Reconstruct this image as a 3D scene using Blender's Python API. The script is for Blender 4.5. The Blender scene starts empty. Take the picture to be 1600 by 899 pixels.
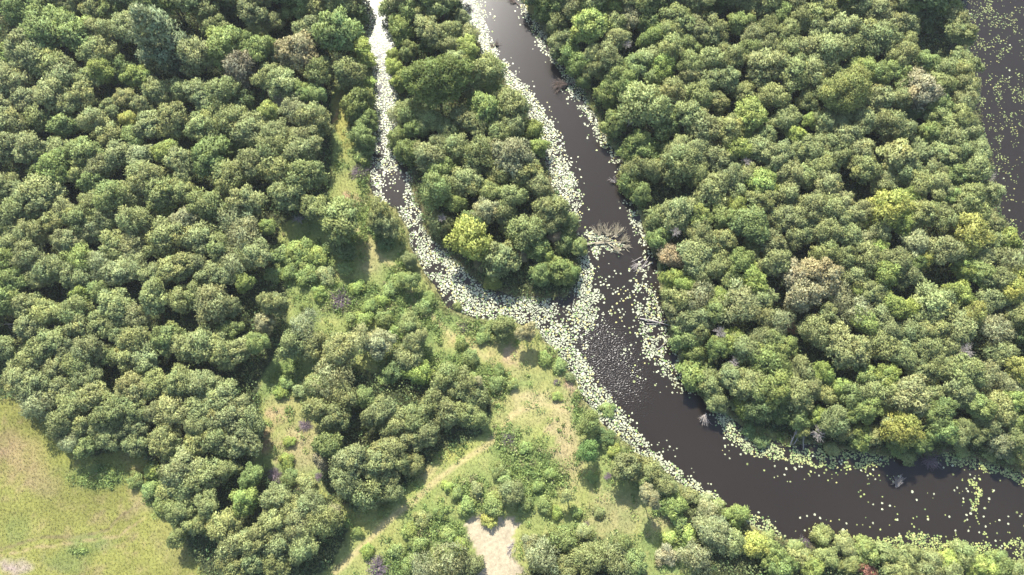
import bpy, math, random
import numpy as np
from mathutils import Vector, Matrix
R_ = math.radians
rng = np.random.default_rng(7)
random.seed(7)
scene = bpy.context.scene
COL = scene.collection

# ------------------------------------------------------------------ camera
H = 103.0          # drone height above the water, metres
PITCH = 15.0       # degrees away from straight down, towards +Y
F = 1066.0         # focal length in pixels of a 1600 px wide frame
cam = bpy.data.cameras.new('camera'); cam_o = bpy.data.objects.new('camera', cam); COL.objects.link(cam_o)
cam.sensor_width = 36.0; cam.lens = F / 1600 * 36.0
cam.clip_start = 1.0; cam.clip_end = 12000
cam_o.location = (0, 0, H); cam_o.rotation_euler = (R_(PITCH), 0, 0)
scene.camera = cam_o
# ------------------------------------------------------------------ sky, sun, exposure
SUN = Vector((-0.188, 0.772, 0.828)).normalized()
w = bpy.data.worlds.new('World'); scene.world = w; w.use_nodes = True
nt = w.node_tree; nt.nodes.clear()
sky = nt.nodes.new('ShaderNodeTexSky'); sky.sky_type = 'NISHITA'; sky.sun_disc = False
sky.sun_elevation = math.asin(SUN.z); sky.sun_rotation = math.atan2(SUN.x, SUN.y) % (2 * math.pi)
sky.air_density = 1.0; sky.dust_density = 1.2; sky.ozone_density = 1.0
bg = nt.nodes.new('ShaderNodeBackground'); bg.inputs[1].default_value = 0.15
wo = nt.nodes.new('ShaderNodeOutputWorld')
nt.links.new(sky.outputs[0], bg.inputs[0]); nt.links.new(bg.outputs[0], wo.inputs[0])
sl = bpy.data.lights.new('sun', 'SUN'); sl.energy = 4.6; sl.angle = R_(0.5); sl.color = (1.0, 0.965, 0.90)
so = bpy.data.objects.new('sun', sl); COL.objects.link(so); so.location = (0, 0, 60)
so.rotation_euler = SUN.to_track_quat('Z', 'Y').to_euler()
scene.view_settings.view_transform = 'Standard'; scene.view_settings.look = 'None'
scene.view_settings.exposure = 1.18; scene.view_settings.gamma = 1.0
scene.render.resolution_x = 1024; scene.render.resolution_y = 575

# ------------------------------------------------------------------ photo pixel <-> ground
cp, sp_ = math.cos(R_(PITCH)), math.sin(R_(PITCH))
def to_ground(x, y, z=0.0):
    cx = (x - 800) / F; cy = -(y - 449.5) / F
    dy = cy * cp + sp_; dz = cy * sp_ - cp
    t = (z - H) / dz
    return cx * t, dy * t
def to_pixel(X, Y, Z=0.0):
    Zr = Z - H
    yc = Y * cp + Zr * sp_; zc = -Y * sp_ + Zr * cp
    return 800 + F * X / -zc, 449.5 - F * yc / -zc
def px_per_m(x, y):
    X, Y = to_ground(x, y)
    return F / (Y * sp_ + H * cp)

# ------------------------------------------------------------------ 2D noise for numpy
_perm = np.random.default_rng(3).random((256, 256))
def vnoise(x, y):
    xi = np.floor(x).astype(int); yi = np.floor(y).astype(int)
    fx = x - xi; fy = y - yi
    fx = fx * fx * (3 - 2 * fx); fy = fy * fy * (3 - 2 * fy)
    a = _perm[xi % 256, yi % 256]; b = _perm[(xi + 1) % 256, yi % 256]
    c = _perm[xi % 256, (yi + 1) % 256]; d = _perm[(xi + 1) % 256, (yi + 1) % 256]
    return (a * (1 - fx) + b * fx) * (1 - fy) + (c * (1 - fx) + d * fx) * fy
def fbm(x, y, o=4):
    s = 0; a = 0.5; t = 0
    for i in range(o):
        s = s + a * vnoise(x * 2 ** i + 17 * i, y * 2 ** i + 31 * i); t += a; a *= 0.5
    return s / t
def inpoly(px, py, poly):
    poly = np.array(poly, float); n = len(poly); ins = np.zeros(px.shape, bool); j = n - 1
    for i in range(n):
        xi, yi = poly[i]; xj, yj = poly[j]
        c = ((yi > py) != (yj > py)) & (px < (xj - xi) * (py - yi) / (yj - yi + 1e-12) + xi)
        ins ^= c; j = i
    return ins
def dist_line(px, py, pts, closed=False):
    pts = np.array(pts, float); d = np.full(px.shape, 1e9); n = len(pts)
    for i in range(n if closed else n - 1):
        a = pts[i]; b = pts[(i + 1) % n]; ab = b - a; L = (ab ** 2).sum() + 1e-9
        t = np.clip(((px - a[0]) * ab[0] + (py - a[1]) * ab[1]) / L, 0, 1)
        d = np.minimum(d, np.hypot(px - a[0] - t * ab[0], py - a[1] - t * ab[1]))
    return d

# ------------------------------------------------------------------ map of the place (photo pixels, carried to the ground plane)
WEST_BANK = [(520,-330),(545,-150),(560,-60),(566,0),(570,40),(580,80),(582,130),(578,180),(582,230),(576,290),(590,315),(622,328),(638,360),(650,400),(672,440),(700,478),(745,498),(790,500),(835,512),(866,545),(898,590),(920,635),(950,668),(985,700),(1030,732),(1080,770),(1130,790),(1175,820),(1220,842),(1290,850),(1340,848),(1400,856),(1450,866),(1500,874),(1560,890),(1620,908),(1750,945),(2100,1050)]
EAST_BANK = [(2100,850),(1750,780),(1600,742),(1540,722),(1480,708),(1400,715),(1330,704),(1260,696),(1200,690),(1155,665),(1120,636),(1088,610),(1072,590),(1052,545),(1040,500),(1030,450),(1022,400),(1003,350),(985,300),(970,250),(942,205),(917,155),(885,105),(852,60),(822,10),(795,-60),(760,-200),(740,-330)]
RIVER = WEST_BANK + EAST_BANK
ISLAND = [(580,-330),(602,-60),(609,0),(616,40),(627,110),(624,150),(618,190),(642,240),(642,280),(652,320),(667,370),(700,395),(745,440),(800,462),(850,468),(883,463),(900,450),(906,410),(898,385),(890,340),(868,300),(848,240),(833,190),(798,140),(768,100),(743,60),(723,20),(713,-60),(690,-330)]
FAR_RIVER = [(1470,-330),(1495,-60),(1507,40),(1522,120),(1528,180),(1545,250),(1560,330),(1602,405),(1700,520),(1900,640),(2600,700),(2600,-330)]
SAND = [(728,814),(745,806),(770,812),(795,806),(812,822),(806,842),(798,866),(812,885),(826,905),(820,960),(755,960),(745,900),(738,860)]
WEST_WOOD = [(-300,-330),(520,-330),(560,-20),(566,60),(540,100),(520,130),(520,230),(515,300),(505,340),(440,350),(435,420),(450,450),(450,520),(430,560),(405,600),(415,690),(380,740),(420,735),(450,760),(520,780),(545,830),(520,885),(440,930),(340,930),(300,860),(270,800),(262,745),(215,700),(140,715),(90,680),(60,640),(20,620),(-40,610),(-300,600)]
MID_WOOD = [(505,610),(545,575),(600,585),(655,590),(690,575),(750,590),(770,640),(755,680),(690,705),(640,760),(560,800),(510,770),(495,700),(510,650)]
EAST_WOOD = [(745,-330),(800,-60),(828,10),(1490,-330),(1505,0),(1520,110),(1530,200),(1555,300),(1590,410),(1700,540),(2000,700),(2000,800),(1600,735),(1400,708),(1250,690),(1160,660),(1090,600),(1060,540),(1040,440),(1010,350),(985,260),(945,200),(922,155),(890,105),(858,60)]
SOUTH_WOOD = [(1040,760),(1120,800),(1220,845),(1340,855),(1500,880),(1620,910),(1800,960),(1600,1000),(1100,1000),(1090,860),(1060,830)]
BOTTOM_WOOD = [(830,840),(900,830),(980,850),(1010,900),(1010,1000),(820,1000)]
OPEN = None
def ground_arrays(X, Y):
    px, py = to_pixel(X, Y)
    sc = F / (Y * sp_ + H * cp)
    return px, py, sc
def water_sd(X, Y):
    """signed distance in metres, positive inside water"""
    px, py, sc = ground_arrays(X, Y)
    jx = (fbm(px / 14, py / 14, 3) - .5) * 12; jy = (fbm(px / 14 + 40, py / 14 + 9, 3) - .5) * 12
    qx = px + jx; qy = py + jy
    m = (inpoly(qx, qy, RIVER) & ~inpoly(qx, qy, ISLAND)) | inpoly(qx, qy, FAR_RIVER)
    d = np.minimum(np.minimum(dist_line(qx, qy, RIVER, True), dist_line(qx, qy, ISLAND, True)), dist_line(qx, qy, FAR_RIVER, True))
    return np.where(m, d, -d) / sc
# true ground colours: (x, y, rx, ry, strength, colour)
PATCH = [
 (40,725,45,45,.6,(.30,.22,.11)),(15,690,25,30,.6,(.28,.20,.11)),(70,760,30,20,.5,(.27,.21,.11)),(30,893,30,12,.8,(.36,.28,.24)),(110,880,40,20,.5,(.14,.19,.06)),(150,855,40,16,.5,(.13,.19,.06)),
 (30,830,30,30,.4,(.14,.19,.06)),(270,850,40,40,.35,(.27,.24,.10)),(240,795,40,18,.45,(.30,.24,.12)),(150,740,60,25,.35,(.16,.22,.06)),(90,705,30,30,.35,(.22,.25,.05)),
 (540,190,14,70,.8,(.30,.28,.08)),(525,190,8,12,.8,(.34,.20,.10)),(535,300,26,40,.6,(.27,.27,.09)),(552,325,14,18,.8,(.40,.27,.16)),(575,400,22,35,.7,(.34,.29,.13)),(610,420,22,30,.5,(.26,.27,.09)),
 (575,460,40,30,.4,(.24,.27,.09)),(450,640,40,40,.5,(.32,.28,.12)),(430,655,18,18,.8,(.42,.31,.17)),(470,700,40,35,.75,(.36,.29,.15)),(470,760,25,20,.6,(.34,.27,.16)),(420,690,10,20,.7,(.32,.2,.12)),
 (745,530,50,20,.7,(.38,.30,.13)),(800,560,40,30,.7,(.34,.29,.12)),(850,590,40,30,.6,(.30,.28,.10)),(800,555,12,20,.8,(.42,.30,.18)),(890,605,14,18,.8,(.42,.28,.19)),(790,620,40,25,.6,(.36,.30,.13)),
 (880,680,25,70,.75,(.40,.31,.17)),(890,740,30,40,.6,(.36,.29,.15)),(830,655,60,25,.6,(.32,.29,.12)),(795,685,20,12,.9,(.26,.17,.15)),(960,800,50,45,.6,(.34,.29,.14)),(1030,800,20,30,.6,(.36,.28,.15)),
 (700,700,60,30,.6,(.36,.34,.09)),(650,750,45,40,.5,(.30,.32,.08)),(600,830,50,30,.5,(.33,.32,.10)),(560,880,40,30,.5,(.30,.30,.10)),(680,690,20,10,.8,(.42,.32,.14)),(665,740,20,14,.8,(.42,.34,.16)),
 (1170,885,60,20,.6,(.34,.27,.14)),(840,620,30,14,.6,(.42,.34,.18)),(5,45,20,16,.8,(.30,.30,.07)),
]
PATHS = [([(520,899),(560,862),(610,812),(665,765),(720,722),(770,690),(800,650),(840,632),(885,640),(905,632)],5,(.44,.35,.17)),
         ([(0,862),(40,848),(90,838),(140,838),(172,828),(192,808),(208,796)],2.2,(.17,.13,.07)),
         ([(0,872),(60,856),(140,846),(190,838),(230,808)],1.6,(.34,.26,.13)),
         ([(545,330),(560,370),(590,400),(620,420),(650,470),(700,520),(760,560),(800,590),(810,640)],5,(.36,.31,.14)),
         ([(905,560),(925,610),(950,650)],5,(.50,.44,.27))]
SCRUB = [(475,415,60,35),(650,500,50,40),(560,470,60,30),(700,570,40,20),(770,600,30,30),(830,740,55,45),(790,690,30,30),(690,830,45,25),(640,880,40,25),(740,770,30,30),(570,240,14,70),(590,60,1,1),(455,590,30,30),(900,640,10,30),(1080,840,30,20),(560,350,20,40),(250,770,20,40),(620,440,20,30),(130,860,20,6),(160,745,45,18),(740,515,30,15),(870,560,16,20)]
def wood_mask(px, py):
    return inpoly(px, py, WEST_WOOD) | inpoly(px, py, MID_WOOD) | inpoly(px, py, EAST_WOOD) | inpoly(px, py, SOUTH_WOOD) | inpoly(px, py, BOTTOM_WOOD) | inpoly(px, py, ISLAND)
def scrub_amount(px, py):
    s = np.zeros(px.shape)
    for x, y, a, b in SCRUB:
        s = np.maximum(s, np.clip(1.3 - ((px - x) / a) ** 2 - ((py - y) / b) ** 2, 0, 1))
    return s
def ground_colour(px, py, sd):
    n1 = fbm(px / 60, py / 60, 4); n2 = fbm(px / 12 + 5, py / 12 + 50, 3)
    left = np.clip((420 - px) / 120, 0, 1) * np.clip((py - 560) / 60, 0, 1)
    c = np.empty(px.shape + (3,))
    A = np.array((.27,.285,.09)); B = np.array((.185,.235,.075)); C = np.array((.315,.315,.11))
    t = np.clip((n1 - .3) * 2.4, 0, 1)[..., None]; u = np.clip((n2 - .52) * 3.2, 0, 1)[..., None]
    c = B * (1 - t) + A * t; c = c * (1 - u) + C * u
    Lc = np.array((.205,.205,.054)) * (1 - u) + np.array((.245,.208,.085)) * u
    Lc = Lc * (.8 + .4 * t)
    c = c * (1 - left[..., None]) + Lc * left[..., None]
    wx = px + (n2 - .5) * 40; wy = py + (n1 - .5) * 40
    for x, y, a, b, s, k in PATCH:
        m = np.clip(1.25 - ((wx - x) / a) ** 2 - ((wy - y) / b) ** 2, 0, 1) * s * (.5 + n2 * .9)
        m = np.clip(m, 0, 1)[..., None]; c = c * (1 - m) + np.array(k) * m
    sm = (np.clip(scrub_amount(px, py), 0, 1) * .7)[..., None]; c = c * (1 - sm) + np.array((.12,.175,.05)) * sm
    for pts, wd, k in PATHS:
        m = np.clip(1.4 - dist_line(px + (n2 - .5) * 8, py + (n1 - .5) * 8, pts) / wd, 0, 1)[..., None] * .75
        c = c * (1 - m) + np.array(k) * m
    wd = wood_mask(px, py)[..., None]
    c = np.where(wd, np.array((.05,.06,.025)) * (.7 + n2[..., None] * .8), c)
    n3 = fbm(px / 3 + 9, py / 3, 2)
    s = inpoly(px + (n2 - .5) * 20 + (n3 - .5) * 9, py + (n1 - .5) * 14 + (n3 - .5) * 9, SAND)[..., None]
    c = np.where(s, np.array((.43,.36,.24)) * (.72 + .30 * n2[..., None] + .24 * n3[..., None]), c)
    # mud and wet bank, then river bed
    wet = np.clip(1.2 - np.abs(sd + .2) / .7, 0, 1)[..., None] * .55
    c = c * (1 - wet) + np.array((.22,.17,.09)) * wet
    bed = (sd > .2)[..., None]; c = np.where(bed, np.array((.06,.045,.03)), c)
    return np.clip(c * .88, 0, 1)
def ground_z(X, Y, sd, px, py):
    n = fbm(X / 9 + 3, Y / 9 + 7, 4)
    land = .16 + np.clip(-sd / 6, 0, 1) * .45 + (n - .5) * .5 * np.clip(-sd / 5, 0, 1) + (fbm(X, Y, 2) - .5) * .12
    z = np.where(sd < 0, land * np.clip(-sd / .5, 0, 1) - .05 * (1 - np.clip(-sd / .5, 0, 1)), -.08 - np.clip(sd / 3, 0, 1) * .9)
    s = inpoly(px, py, SAND)
    return np.where(s, .12 + (n - .5) * .05, z)

# ------------------------------------------------------------------ materials
def mat(name):
    m = bpy.data.materials.new(name); m.use_nodes = True; nt = m.node_tree
    return m, nt, nt.nodes['Principled BSDF'], nt.nodes['Material Output']
def N(nt, t, **k):
    n = nt.nodes.new(t)
    for a, b in k.items(): setattr(n, a, b)
    return n
def leaf_material(name, use_object=True, transl=.36, rough=.6, spec=.25):
    m, nt, p, out = mat(name); L = nt.links
    at = N(nt, 'ShaderNodeAttribute', attribute_name='tint')
    src = at.outputs['Color']
    if use_object:
        oi = N(nt, 'ShaderNodeObjectInfo'); mx = N(nt, 'ShaderNodeMix', data_type='RGBA', blend_type='MULTIPLY')
        mx.inputs[0].default_value = 1; L.new(oi.outputs['Color'], mx.inputs[6]); L.new(src, mx.inputs[7]); src = mx.outputs[2]
    L.new(src, p.inputs['Base Color']); p.inputs['Roughness'].default_value = rough
    p.inputs['Specular IOR Level'].default_value = spec
    tr = N(nt, 'ShaderNodeBsdfTranslucent'); L.new(src, tr.inputs[0])
    ms = N(nt, 'ShaderNodeMixShader'); ms.inputs[0].default_value = transl
    L.new(p.outputs[0], ms.inputs[1]); L.new(tr.outputs[0], ms.inputs[2]); L.new(ms.outputs[0], out.inputs[0])
    return m
M_LEAF = leaf_material('leaves')
M_COVER = leaf_material('herb_leaves', False, .25, .6, .3)
def bark_material(name, a, b, sc=8):
    m, nt, p, out = mat(name); L = nt.links
    t = N(nt, 'ShaderNodeTexCoord'); n = N(nt, 'ShaderNodeTexNoise'); n.inputs['Scale'].default_value = sc; n.inputs['Detail'].default_value = 6
    r = N(nt, 'ShaderNodeValToRGB'); r.color_ramp.elements[0].color = a + (1,); r.color_ramp.elements[1].color = b + (1,)
    r.color_ramp.elements[0].position = .3; r.color_ramp.elements[1].position = .7
    L.new(t.outputs['Object'], n.inputs[0]); L.new(n.outputs[0], r.inputs[0]); L.new(r.outputs[0], p.inputs['Base Color'])
    p.inputs['Roughness'].default_value = .85
    bu = N(nt, 'ShaderNodeBump'); bu.inputs['Strength'].default_value = .5; L.new(n.outputs[0], bu.inputs['Height']); L.new(bu.outputs[0], p.inputs['Normal'])
    return m
M_BARK = bark_material('bark', (.06,.045,.035), (.16,.13,.10))
M_DEAD = bark_material('dead_wood', (.20,.17,.15), (.42,.38,.34))
M_BROWN = bark_material('wet_wood', (.10,.07,.05), (.24,.18,.14))
M_PURPLE = bark_material('dry_twigs', (.13,.10,.105), (.27,.21,.22))
# ground
m, nt, p, out = mat('ground'); L = nt.links
at = N(nt, 'ShaderNodeAttribute', attribute_name='tint')
tc = N(nt, 'ShaderNodeTexCoord')
n1 = N(nt, 'ShaderNodeTexNoise'); n1.inputs['Scale'].default_value = 2.6; n1.inputs['Detail'].default_value = 8; n1.inputs['Roughness'].default_value = .7
mr = N(nt, 'ShaderNodeMapRange'); mr.inputs[1].default_value = .3; mr.inputs[2].default_value = .7; mr.inputs[3].default_value = .72; mr.inputs[4].default_value = 1.22
mx = N(nt, 'ShaderNodeMix', data_type='RGBA', blend_type='MULTIPLY'); mx.inputs[0].default_value = 1
L.new(tc.outputs['Object'], n1.inputs[0]); L.new(n1.outputs[0], mr.inputs[0]); L.new(at.outputs['Color'], mx.inputs[6]); L.new(mr.outputs[0], mx.inputs[7])
L.new(mx.outputs[2], p.inputs['Base Color']); p.inputs['Roughness'].default_value = .9; p.inputs['Specular IOR Level'].default_value = .15
bu = N(nt, 'ShaderNodeBump'); bu.inputs['Strength'].default_value = .6; bu.inputs['Distance'].default_value = .15
L.new(n1.outputs[0], bu.inputs['Height']); L.new(bu.outputs[0], p.inputs['Normal'])
M_GROUND = m
# water: dark peaty river, calm, with one wind ruffled reach
m, nt, p, out = mat('river_water'); L = nt.links
tc = N(nt, 'ShaderNodeTexCoord')
n0 = N(nt, 'ShaderNodeTexNoise'); n0.inputs['Scale'].default_value = .06; n0.inputs['Detail'].default_value = 3
rp = N(nt, 'ShaderNodeValToRGB'); rp.color_ramp.elements[0].color = (.017,.0130,.0100,1); rp.color_ramp.elements[1].color = (.023,.0178,.0130,1)
L.new(tc.outputs['Object'], n0.inputs[0]); L.new(n0.outputs[0], rp.inputs[0]); L.new(rp.outputs[0], p.inputs['Base Color'])
p.inputs['Roughness'].default_value = .28; p.inputs['IOR'].default_value = 1.333
gx, gy = to_ground(955, 565)
vs = N(nt, 'ShaderNodeVectorMath', operation='SUBTRACT'); vs.inputs[1].default_value = (gx, gy, 0)
vrt = N(nt, 'ShaderNodeVectorRotate', rotation_type='Z_AXIS'); vrt.inputs['Angle'].default_value = R_(58)
vm = N(nt, 'ShaderNodeVectorMath', operation='MULTIPLY'); vm.inputs[1].default_value = (1/9.5, 1/5.0, 0)
ln = N(nt, 'ShaderNodeVectorMath', operation='LENGTH')
mk = N(nt, 'ShaderNodeMapRange', interpolation_type='SMOOTHSTEP'); mk.inputs[1].default_value = .25; mk.inputs[2].default_value = 1.3; mk.inputs[3].default_value = 1; mk.inputs[4].default_value = 0
L.new(tc.outputs['Object'], vs.inputs[0]); L.new(vs.outputs[0], vrt.inputs['Vector']); L.new(vrt.outputs[0], vm.inputs[0]); L.new(vm.outputs[0], ln.inputs[0]); L.new(ln.outputs['Value'], mk.inputs[0])
rip = N(nt, 'ShaderNodeTexNoise'); rip.inputs['Scale'].default_value = 3.3; rip.inputs['Detail'].default_value = .6
mpp = N(nt, 'ShaderNodeMapping'); mpp.inputs['Scale'].default_value = (1.0, 1.7, 1); mpp.inputs['Rotation'].default_value = (0, 0, .5)
L.new(tc.outputs['Object'], mpp.inputs[0]); L.new(mpp.outputs[0], rip.inputs[0])
calm = N(nt, 'ShaderNodeTexNoise'); calm.inputs['Scale'].default_value = .8; calm.inputs['Detail'].default_value = 3
L.new(tc.outputs['Object'], calm.inputs[0])
h1 = N(nt, 'ShaderNodeMath', operation='MULTIPLY'); L.new(rip.outputs[0], h1.inputs[0]); L.new(mk.outputs[0], h1.inputs[1])
h2 = N(nt, 'ShaderNodeMath', operation='MULTIPLY_ADD'); L.new(calm.outputs[0], h2.inputs[0]); h2.inputs[1].default_value = .012; L.new(h1.outputs[0], h2.inputs[2])
bu = N(nt, 'ShaderNodeBump'); bu.inputs['Strength'].default_value = 1.0; bu.inputs['Distance'].default_value = .18
L.new(h2.outputs[0], bu.inputs['Height']); L.new(bu.outputs[0], p.inputs['Normal'])
rr = N(nt, 'ShaderNodeMapRange'); rr.inputs[3].default_value = .215; rr.inputs[4].default_value = .23; L.new(mk.outputs[0], rr.inputs[0]); L.new(rr.outputs[0], p.inputs['Roughness'])
M_WATER = m
# lily pads
m, nt, p, out = mat('lily_pad'); L = nt.links
at = N(nt, 'ShaderNodeAttribute', attribute_name='tint'); L.new(at.outputs['Color'], p.inputs['Base Color'])
p.inputs['Roughness'].default_value = .44; p.inputs['Specular IOR Level'].default_value = .5
M_PAD = m

# ------------------------------------------------------------------ mesh helpers
def link(name, me, parent=None, props=None):
    o = bpy.data.objects.new(name, me); COL.objects.link(o)
    if parent: o.parent = parent
    for k, v in (props or {}).items(): o[k] = v
    return o
def build_mesh(name, V, Fc, material, tint=None, smooth=False, normals=None):
    me = bpy.data.meshes.new(name)
    V = np.asarray(V, np.float32); Fc = np.asarray(Fc, np.int32); n, k = Fc.shape
    me.vertices.add(len(V)); me.vertices.foreach_set('co', V.ravel())
    me.loops.add(n * k); me.loops.foreach_set('vertex_index', Fc.ravel())
    me.polygons.add(n); me.polygons.foreach_set('loop_start', np.arange(n, dtype=np.int32) * k)
    me.polygons.foreach_set('loop_total', np.full(n, k, np.int32))
    if smooth: me.polygons.foreach_set('use_smooth', np.ones(n, bool))
    me.update(calc_edges=True)
    if tint is not None:
        a = me.attributes.new('tint', 'FLOAT_COLOR', 'POINT')
        c = np.ones((len(V), 4), np.float32); c[:, :3] = tint; a.data.foreach_set('color', c.ravel())
    me.materials.append(material)
    if normals is None: me.validate()
    else:
        me.polygons.foreach_set('use_smooth', np.ones(n, bool)); me.normals_split_custom_set_from_vertices(np.asarray(normals, np.float32))
    return me
def unit(v): return v / (np.linalg.norm(v, axis=-1, keepdims=True) + 1e-9)
def leaf_quads(P, D, Nn, ln, wd):
    """rhombic leaves at P, long axis D, rough normal Nn"""
    D = unit(D); S = unit(np.cross(D, Nn)); ln = ln[:, None]; wd = wd[:, None]
    gn = np.cross(S, D); S = np.where((gn * Nn).sum(1, keepdims=True) > 0, S, -S)
    V = np.stack([P - D * ln * .5, P + S * wd * .5 + D * ln * .05, P + D * ln * .5, P - S * wd * .5 + D * ln * .05], 1).reshape(-1, 3)
    return V, np.arange(len(P) * 4).reshape(-1, 4)
def tube_arrays(pts, rads, sides=5):
    pts = np.array(pts, float); n = len(pts); V = []; 
    for i in range(n):
        t = pts[min(i + 1, n - 1)] - pts[max(i - 1, 0)]; t = t / (np.linalg.norm(t) + 1e-9)
        up = np.array((0, 0, 1.)) if abs(t[2]) < .9 else np.array((1., 0, 0))
        a = np.cross(t, up); a /= np.linalg.norm(a); b = np.cross(t, a)
        for k in range(sides):
            an = 2 * math.pi * k / sides; V.append(pts[i] + rads[i] * (a * math.cos(an) + b * math.sin(an)))
    Fc = []
    for i in range(n - 1):
        for k in range(sides):
            k2 = (k + 1) % sides; Fc.append((i * sides + k, i * sides + k2, (i + 1) * sides + k2, (i + 1) * sides + k))
    Fc.append((0, 1, 2, 2 if sides == 3 else 3)) if sides == 4 else None
    return V, Fc
class Tubes:
    def __init__(s): s.V = []; s.F = []
    def add(s, pts, rads, sides=5):
        v, f = tube_arrays(pts, rads, sides); b = len(s.V); s.V += list(v); s.F += [tuple(i + b for i in q) for q in f]
    def mesh(s, name, m): return build_mesh(name, s.V, s.F, m, smooth=True)
def bend(a, b, n=5, amt=.1, rg=random):
    a = np.array(a, float); b = np.array(b, float); L = np.linalg.norm(b - a); out = []
    off = np.array([rg.uniform(-1, 1) for _ in range(3)]) * L * amt; off2 = np.array([rg.uniform(-1, 1) for _ in range(3)]) * L * amt * .6
    for i in range(n):
        t = i / (n - 1); out.append(a + (b - a) * t + off * math.sin(math.pi * t) + off2 * math.sin(2 * math.pi * t))
    return out

# ------------------------------------------------------------------ crown prototypes (unit radius, centre at the origin)
def crown_proto(kind, seed, n_leaf):
    g = np.random.default_rng(seed)
    if kind == 'dome':      nl, rr, lo, hi, flat = 36, (.12, .40), -.35, .95, .85
    elif kind == 'cluster': nl, rr, lo, hi, flat = 24, (.14, .36), -.3, .95, .8
    elif kind == 'ball':    nl, rr, lo, hi, flat = 30, (.22, .32), -.6, 1., .95
    elif kind == 'cone':    nl, rr, lo, hi, flat = 46, (.20, .30), -.9, 1.6, 1.
    elif kind == 'wispy':   nl, rr, lo, hi, flat = 24, (.22, .42), -.4, .9, .8
    elif kind == 'shrub':   nl, rr, lo, hi, flat = 16, (.26, .44), -.3, .8, .7
    elif kind == 'big':     nl, rr, lo, hi, flat = 60, (.15, .26), -.5, .95, .9
    C = []; 
    # an irregular plan outline
    ph = g.random(3) * 6.28
    k = 0
    while len(C) < nl and k < 3000:
        k += 1
        z = g.uniform(lo, hi)
        if kind == 'cone':
            rad = (1 - (z - lo) / (hi - lo)) ** .6 * .78
        else:
            rad = math.sqrt(max(0, 1 - (max(z, 0) / (hi + .05)) ** 2)) * .80 * (1 if z > 0 else 1 + .5 * z)
        an = g.uniform(0, 6.283); out = 1 + .16 * math.sin(2 * an + ph[0]) + .12 * math.sin(3 * an + ph[1]) + .07 * math.sin(5 * an + ph[2])
        rad *= out * g.uniform(.72, 1.05) if g.random() < .8 else g.uniform(.1, .7)
        r = g.uniform(*rr)
        c = np.array((rad * math.cos(an), rad * math.sin(an), z * flat))
        if all(np.linalg.norm(c - q[0]) > .55 * (r + q[1]) * (.9 if kind != 'cluster' else 1.15) for q in C): C.append((c, r))
    P = []; Dn = []; T = []
    tot = sum(r * r for _, r in C)
    for c, r in C:
        n = int(n_leaf * r * r / tot)
        d = unit(g.normal(size=(n, 3))); d[:, 2] = np.where(d[:, 2] < -.3, -d[:, 2], d[:, 2])
        shoot = unit(g.normal(size=(22, 3))); shoot[:, 2] = np.abs(shoot[:, 2])
        near = (d @ shoot.T).max(1); rad = r * (1.0 - .55 * g.random(n) ** 2.0) * (.74 + .70 * np.clip((near - .82) / .18, 0, 1) ** 1.4)
        # sub-lobing makes a leafy outline
        lob = 1 + .20 * np.sin(d[:, 0] * 9 + c[0] * 30) * np.sin(d[:, 1] * 9 + c[1] * 30) * np.cos(d[:, 2] * 7)
        p = c + d * (rad * lob)[:, None] * np.array((1, 1, .85))
        keep = np.ones(n, bool)
        for c2, r2 in C:
            if c2 is c: continue
            keep &= np.linalg.norm((p - c2) / np.array((1, 1, .85)), axis=1) > r2 * .72
        p = p[keep]; d = d[keep]; P.append(p); Dn.append(d)
        lt = g.uniform(.84, 1.16); hue = g.normal(0, .035)
        t = np.ones((len(p), 3)) * lt * (1 + g.normal(0, .22, len(p)))[:, None]
        t[:, 0] *= 1 + hue + g.normal(0, .04, len(p)); t[:, 2] *= 1 - hue
        T.append(t)
    if kind in ('dome', 'cluster', 'ball', 'big'):
        m_ = int(n_leaf * .20); d = unit(g.normal(size=(m_, 3))); d[:, 2] = np.where(d[:, 2] < -.15, -d[:, 2], d[:, 2])
        an = np.arctan2(d[:, 1], d[:, 0]); out = 1 + .16 * np.sin(2 * an + ph[0]) + .12 * np.sin(3 * an + ph[1]) + .07 * np.sin(5 * an + ph[2])
        bump = 1 + .10 * np.sin(d[:, 0] * 8 + ph[0]) * np.sin(d[:, 1] * 8 + ph[1]) + .08 * np.sin(d[:, 0] * 15 + d[:, 2] * 11 + ph[2])
        p = d * (out * bump * g.uniform(.60, .88, m_))[:, None] * np.array((.92, .92, (hi + .1) * flat))
        P.append(p); Dn.append(unit(d * np.array((1, 1, 1.1)))); tv = (1 + .10 * np.sin(d[:, 0] * 5 + ph[1]) * np.cos(d[:, 1] * 6 + ph[2])) * (1 + g.normal(0, .15, m_))
        T.append(np.ones((m_, 3)) * tv[:, None] * .95)
    P = np.concatenate(P); Dn = np.concatenate(Dn); T = np.clip(np.concatenate(T), .3, 1.9); n = len(P)
    size = {'dome': .10, 'cluster': .105, 'ball': .095, 'cone': .09, 'wispy': .13, 'shrub': .15, 'big': .062}[kind]
    long_ = Dn * 1.0 + np.array((0, 0, .45)) + g.normal(size=(n, 3)) * .75
    nrm = Dn * 1.0 + np.array((0, 0, .4)) + g.normal(size=(n, 3)) * .35
    ln = size * g.uniform(.6, 1.6, n); wd = ln * (g.uniform(.40, .62, n) if kind != 'wispy' else g.uniform(.2, .35, n))
    V, Fc = leaf_quads(P, long_, nrm, ln, wd)
    cn = unit(Dn * .9 + unit(P + np.array((0, 0, .35))) * .45 + np.array((0, 0, .15)) + g.normal(size=(n, 3)) * .40)
    return build_mesh('crown_' + kind, V, Fc, M_LEAF, np.repeat(T, 4, 0), normals=np.repeat(cn, 4, 0))
PROTO = {}
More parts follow.
